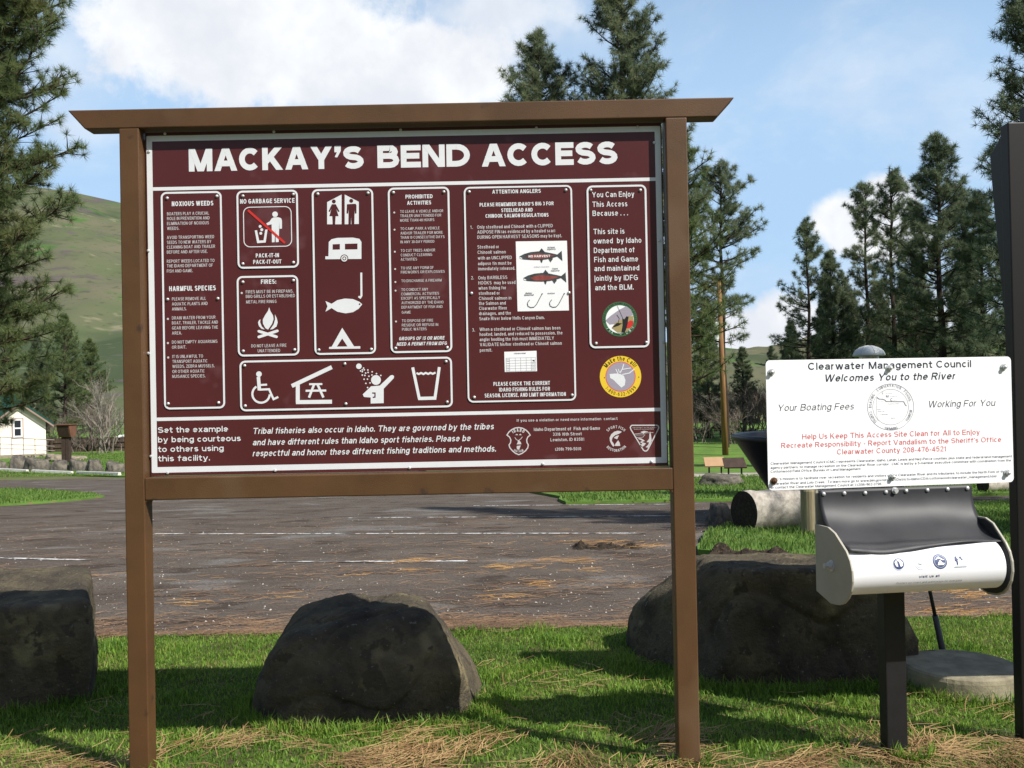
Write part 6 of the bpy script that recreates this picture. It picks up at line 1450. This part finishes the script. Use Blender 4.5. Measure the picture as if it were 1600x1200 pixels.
# two low sloped reading panels; the right board's shade is in its colour
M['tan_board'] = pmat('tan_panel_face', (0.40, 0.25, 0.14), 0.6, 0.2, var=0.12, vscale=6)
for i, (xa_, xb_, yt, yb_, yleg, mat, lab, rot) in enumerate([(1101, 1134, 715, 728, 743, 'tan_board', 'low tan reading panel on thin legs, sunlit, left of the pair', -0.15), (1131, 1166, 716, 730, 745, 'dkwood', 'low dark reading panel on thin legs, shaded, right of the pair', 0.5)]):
    g1 = ground((xa_ + xb_) / 2, yleg); Yq = g1.y; xa2, xb2 = at(xa_, yb_, Yq).x, at(xb_, yb_, Yq).x; za, zb2 = at(xa_, yt, Yq).z, at(xa_, yb_, Yq).z
    RPn = thing('reading_panel', g1, lab, 'information panel', 'low reading panels by the path')
    mb = MB(); mb.prism([(xa2, Yq - .1, zb2), (xb2, Yq - .1, zb2), (xb2 - 0.03, Yq + .16, za), (xa2 + 0.0, Yq + .16, za)], (0, 0.02, -0.035)); mb.build('board', M[mat], RPn)
    for x in (xa2 + .22 * (xb2 - xa2), xb2 - .2 * (xb2 - xa2)):
        mb = MB(); mb.box(x - .022, x + .022, Yq + 0.02, Yq + .06, g1.z - .05, (za + zb2) / 2 - 0.03); mb.build('leg', M['black'], RPn)
g1 = ground(1136, 761); w_ = 44 / FPX * g1.y
me_ = bm2.copy(); me_.materials.clear(); boulder(me_, (g1.x, g1.y + .2, g1.z + .12), M['rock_grey'], 'small grey boulder on the lawn in front of the low reading panels', None, (w_, w_ * .8, .38), 0.4)
# log barrier
M['log'] = pmat('peeled_grey_log', (0.46, 0.42, 0.36), 0.85, 0.15, col2=(0.27, 0.24, 0.20), vscale=3, stretch=(6, 0.6, 6), bump=0.4, bscale=14)
M['log_end'] = pmat('shaded_log_end', (0.045, 0.037, 0.03), 0.95, 0.1, var=0.5, vscale=30, bump=0.6, bscale=40)  # both cut ends carry the left end's shade in their colour
def log(a, b, r, label, group):
    a, b = Vector(a), Vector(b); T = thing('log', ((a.x + b.x) / 2, (a.y + b.y) / 2, gz((a.y + b.y) / 2)), label, 'log', group)
    mb = MB(); n = 12; rr = [r * (1 + 0.04 * sin(i * 2.1)) for i in range(n + 1)]; mb.tube([a.lerp(b, i / n) for i in range(n + 1)], rr, 28, cap=False); mb.build('stem', M['log'], T, smooth=True)
    d = (b - a).normalized()
    for (p, dd, q) in ((a, -d, rr[0]), (b, d, rr[-1])):
        mb = MB(); mb.tube([p - dd * 0.004, p + dd * 0.006], [q * 0.985, q * 0.93], 28); mb.build('cut_end', M['log_end'], T)
ga = ground(1166, 836); rl = 33 / FPX * ga.y * 1.02
log((ga.x, ga.y + 0.1, ga.z + rl), (ga.x + 1.15, ga.y + 0.62, gz(ga.y + .62) + rl * 1.0), rl, 'thick peeled grey log with dark left end on the lawn island, behind the dispenser', 'barrier logs')
gb = ground(1536, 772); rl2 = 13 / FPX * gb.y
log((gb.x, gb.y, gb.z + rl2 + 0.02), (gb.x + 1.6, gb.y + 0.5, gz(gb.y + .5) + rl2), rl2, 'far pale log with dark end on the shaded lawn, right of the white sign', 'barrier logs')
g2 = ground(1131, 824); me_ = bm1.copy(); me_.materials.clear(); boulder(me_, (g2.x, g2.y + .15, g2.z + .12), M['rock_grey'], 'small grey stone beside the dark end of the thick log', None, (.24, .24, .36), 0.2)
gp = ground(1266, 842); mb = MB(); wd_ = 24 / FPX * gp.y; hp = at(1266, 763, gp.y).z - gp.z
mb.lathe([(0, hp), (wd_ * .52, hp - 0.01), (wd_ * .56, hp - .03), (wd_ * .56, -0.1)], (0, 0, 0), 20)
M['stump'] = pmat('tan_weathered_stump', (0.30, 0.25, 0.16), 0.9, 0.1, var=0.4, vscale=6, stretch=(4, 4, .5))
o = mb.build('wooden_post', M['stump'], None); o.location = (gp.x, gp.y, gp.z); tag(o, 'short thick tan wooden post between the log and the rubber flap', 'post')
# black tapered tub with rolled rim behind the white sign
YT = 13.2; M['tub'] = pmat('black_steel_tub', (0.02, 0.02, 0.022), 0.4, 0.4, 0.2, var=0.3, vscale=3)
tl = at(1146, 683, YT); rim = at(1300, 674, YT); Rt = rim.x - tl.x; zt_ = tl.z - gz(YT); tbx = at(1234, 824, YT)
Rb = rim.x - tbx.x
mb = MB(); mb.lathe([(0, 0.02), (Rb, 0.0), (Rb + .01, 0.03), (Rt - .06, zt_ - .07), (Rt - .015, zt_ - .05), (Rt, zt_ - 0.02), (Rt - .005, zt_ + .02), (Rt - .04, zt_ + .03), (Rt - .09, zt_ + .005), (Rb - .03, .06), (0, .05)], (0, 0, 0), 64)
o = mb.build('metal_tub', M['tub'], None, smooth=False); o.location = (rim.x, YT, gz(YT)); tag(o, 'large black tapered metal tub with rolled rim, half hidden behind the white sign', 'tub')
for pgn in o.data.polygons: pgn.use_smooth = True
# galvanised vent with domed cap above the white sign
YD = 17.5; c = base(1361, YD); zc0, zc1 = at(1361, 555, YD).z, at(1361, 540, YD).z; rc = 24 / FPX * YD
VT = thing('vent_pipe', c, 'galvanised vent pipe with a domed cap showing above the white sign', 'vent')
mb = MB(); mb.lathe([(0.62 * rc, -0.1), (0.62 * rc, zc0 - c.z + .02)], c, 28); mb.build('pipe', M['steel'], VT, smooth=True)
M['zinc'] = pmat('dull_zinc_cap', (0.55, 0.58, 0.57), 0.5, 0.5, 0.15, var=0.25, vscale=4)
hd = zc1 - zc0; mb = MB(); mb.lathe([(rc * .55, -.02), (rc, -.015), (rc * 1.02, .0)] + [(rc * cos(radians(a)), hd * sin(radians(a))) for a in (12, 25, 40, 55, 70, 82)] + [(0, hd)], (c.x, c.y, zc0), 28); cap = mb.build('domed_cap', M['zinc'], VT, smooth=True)
mb = MB()
for k in range(8):
    q_ = 2 * pi * k / 8; mb.tube([(c.x + rc * 1.01 * cos(radians(a)) * cos(q_), c.y + rc * 1.01 * cos(radians(a)) * sin(q_), zc0 + hd * sin(radians(a))) for a in (2, 25, 50, 75, 90)], 0.006, 4)
mb.build('cap_rib', M['zinc'], cap)
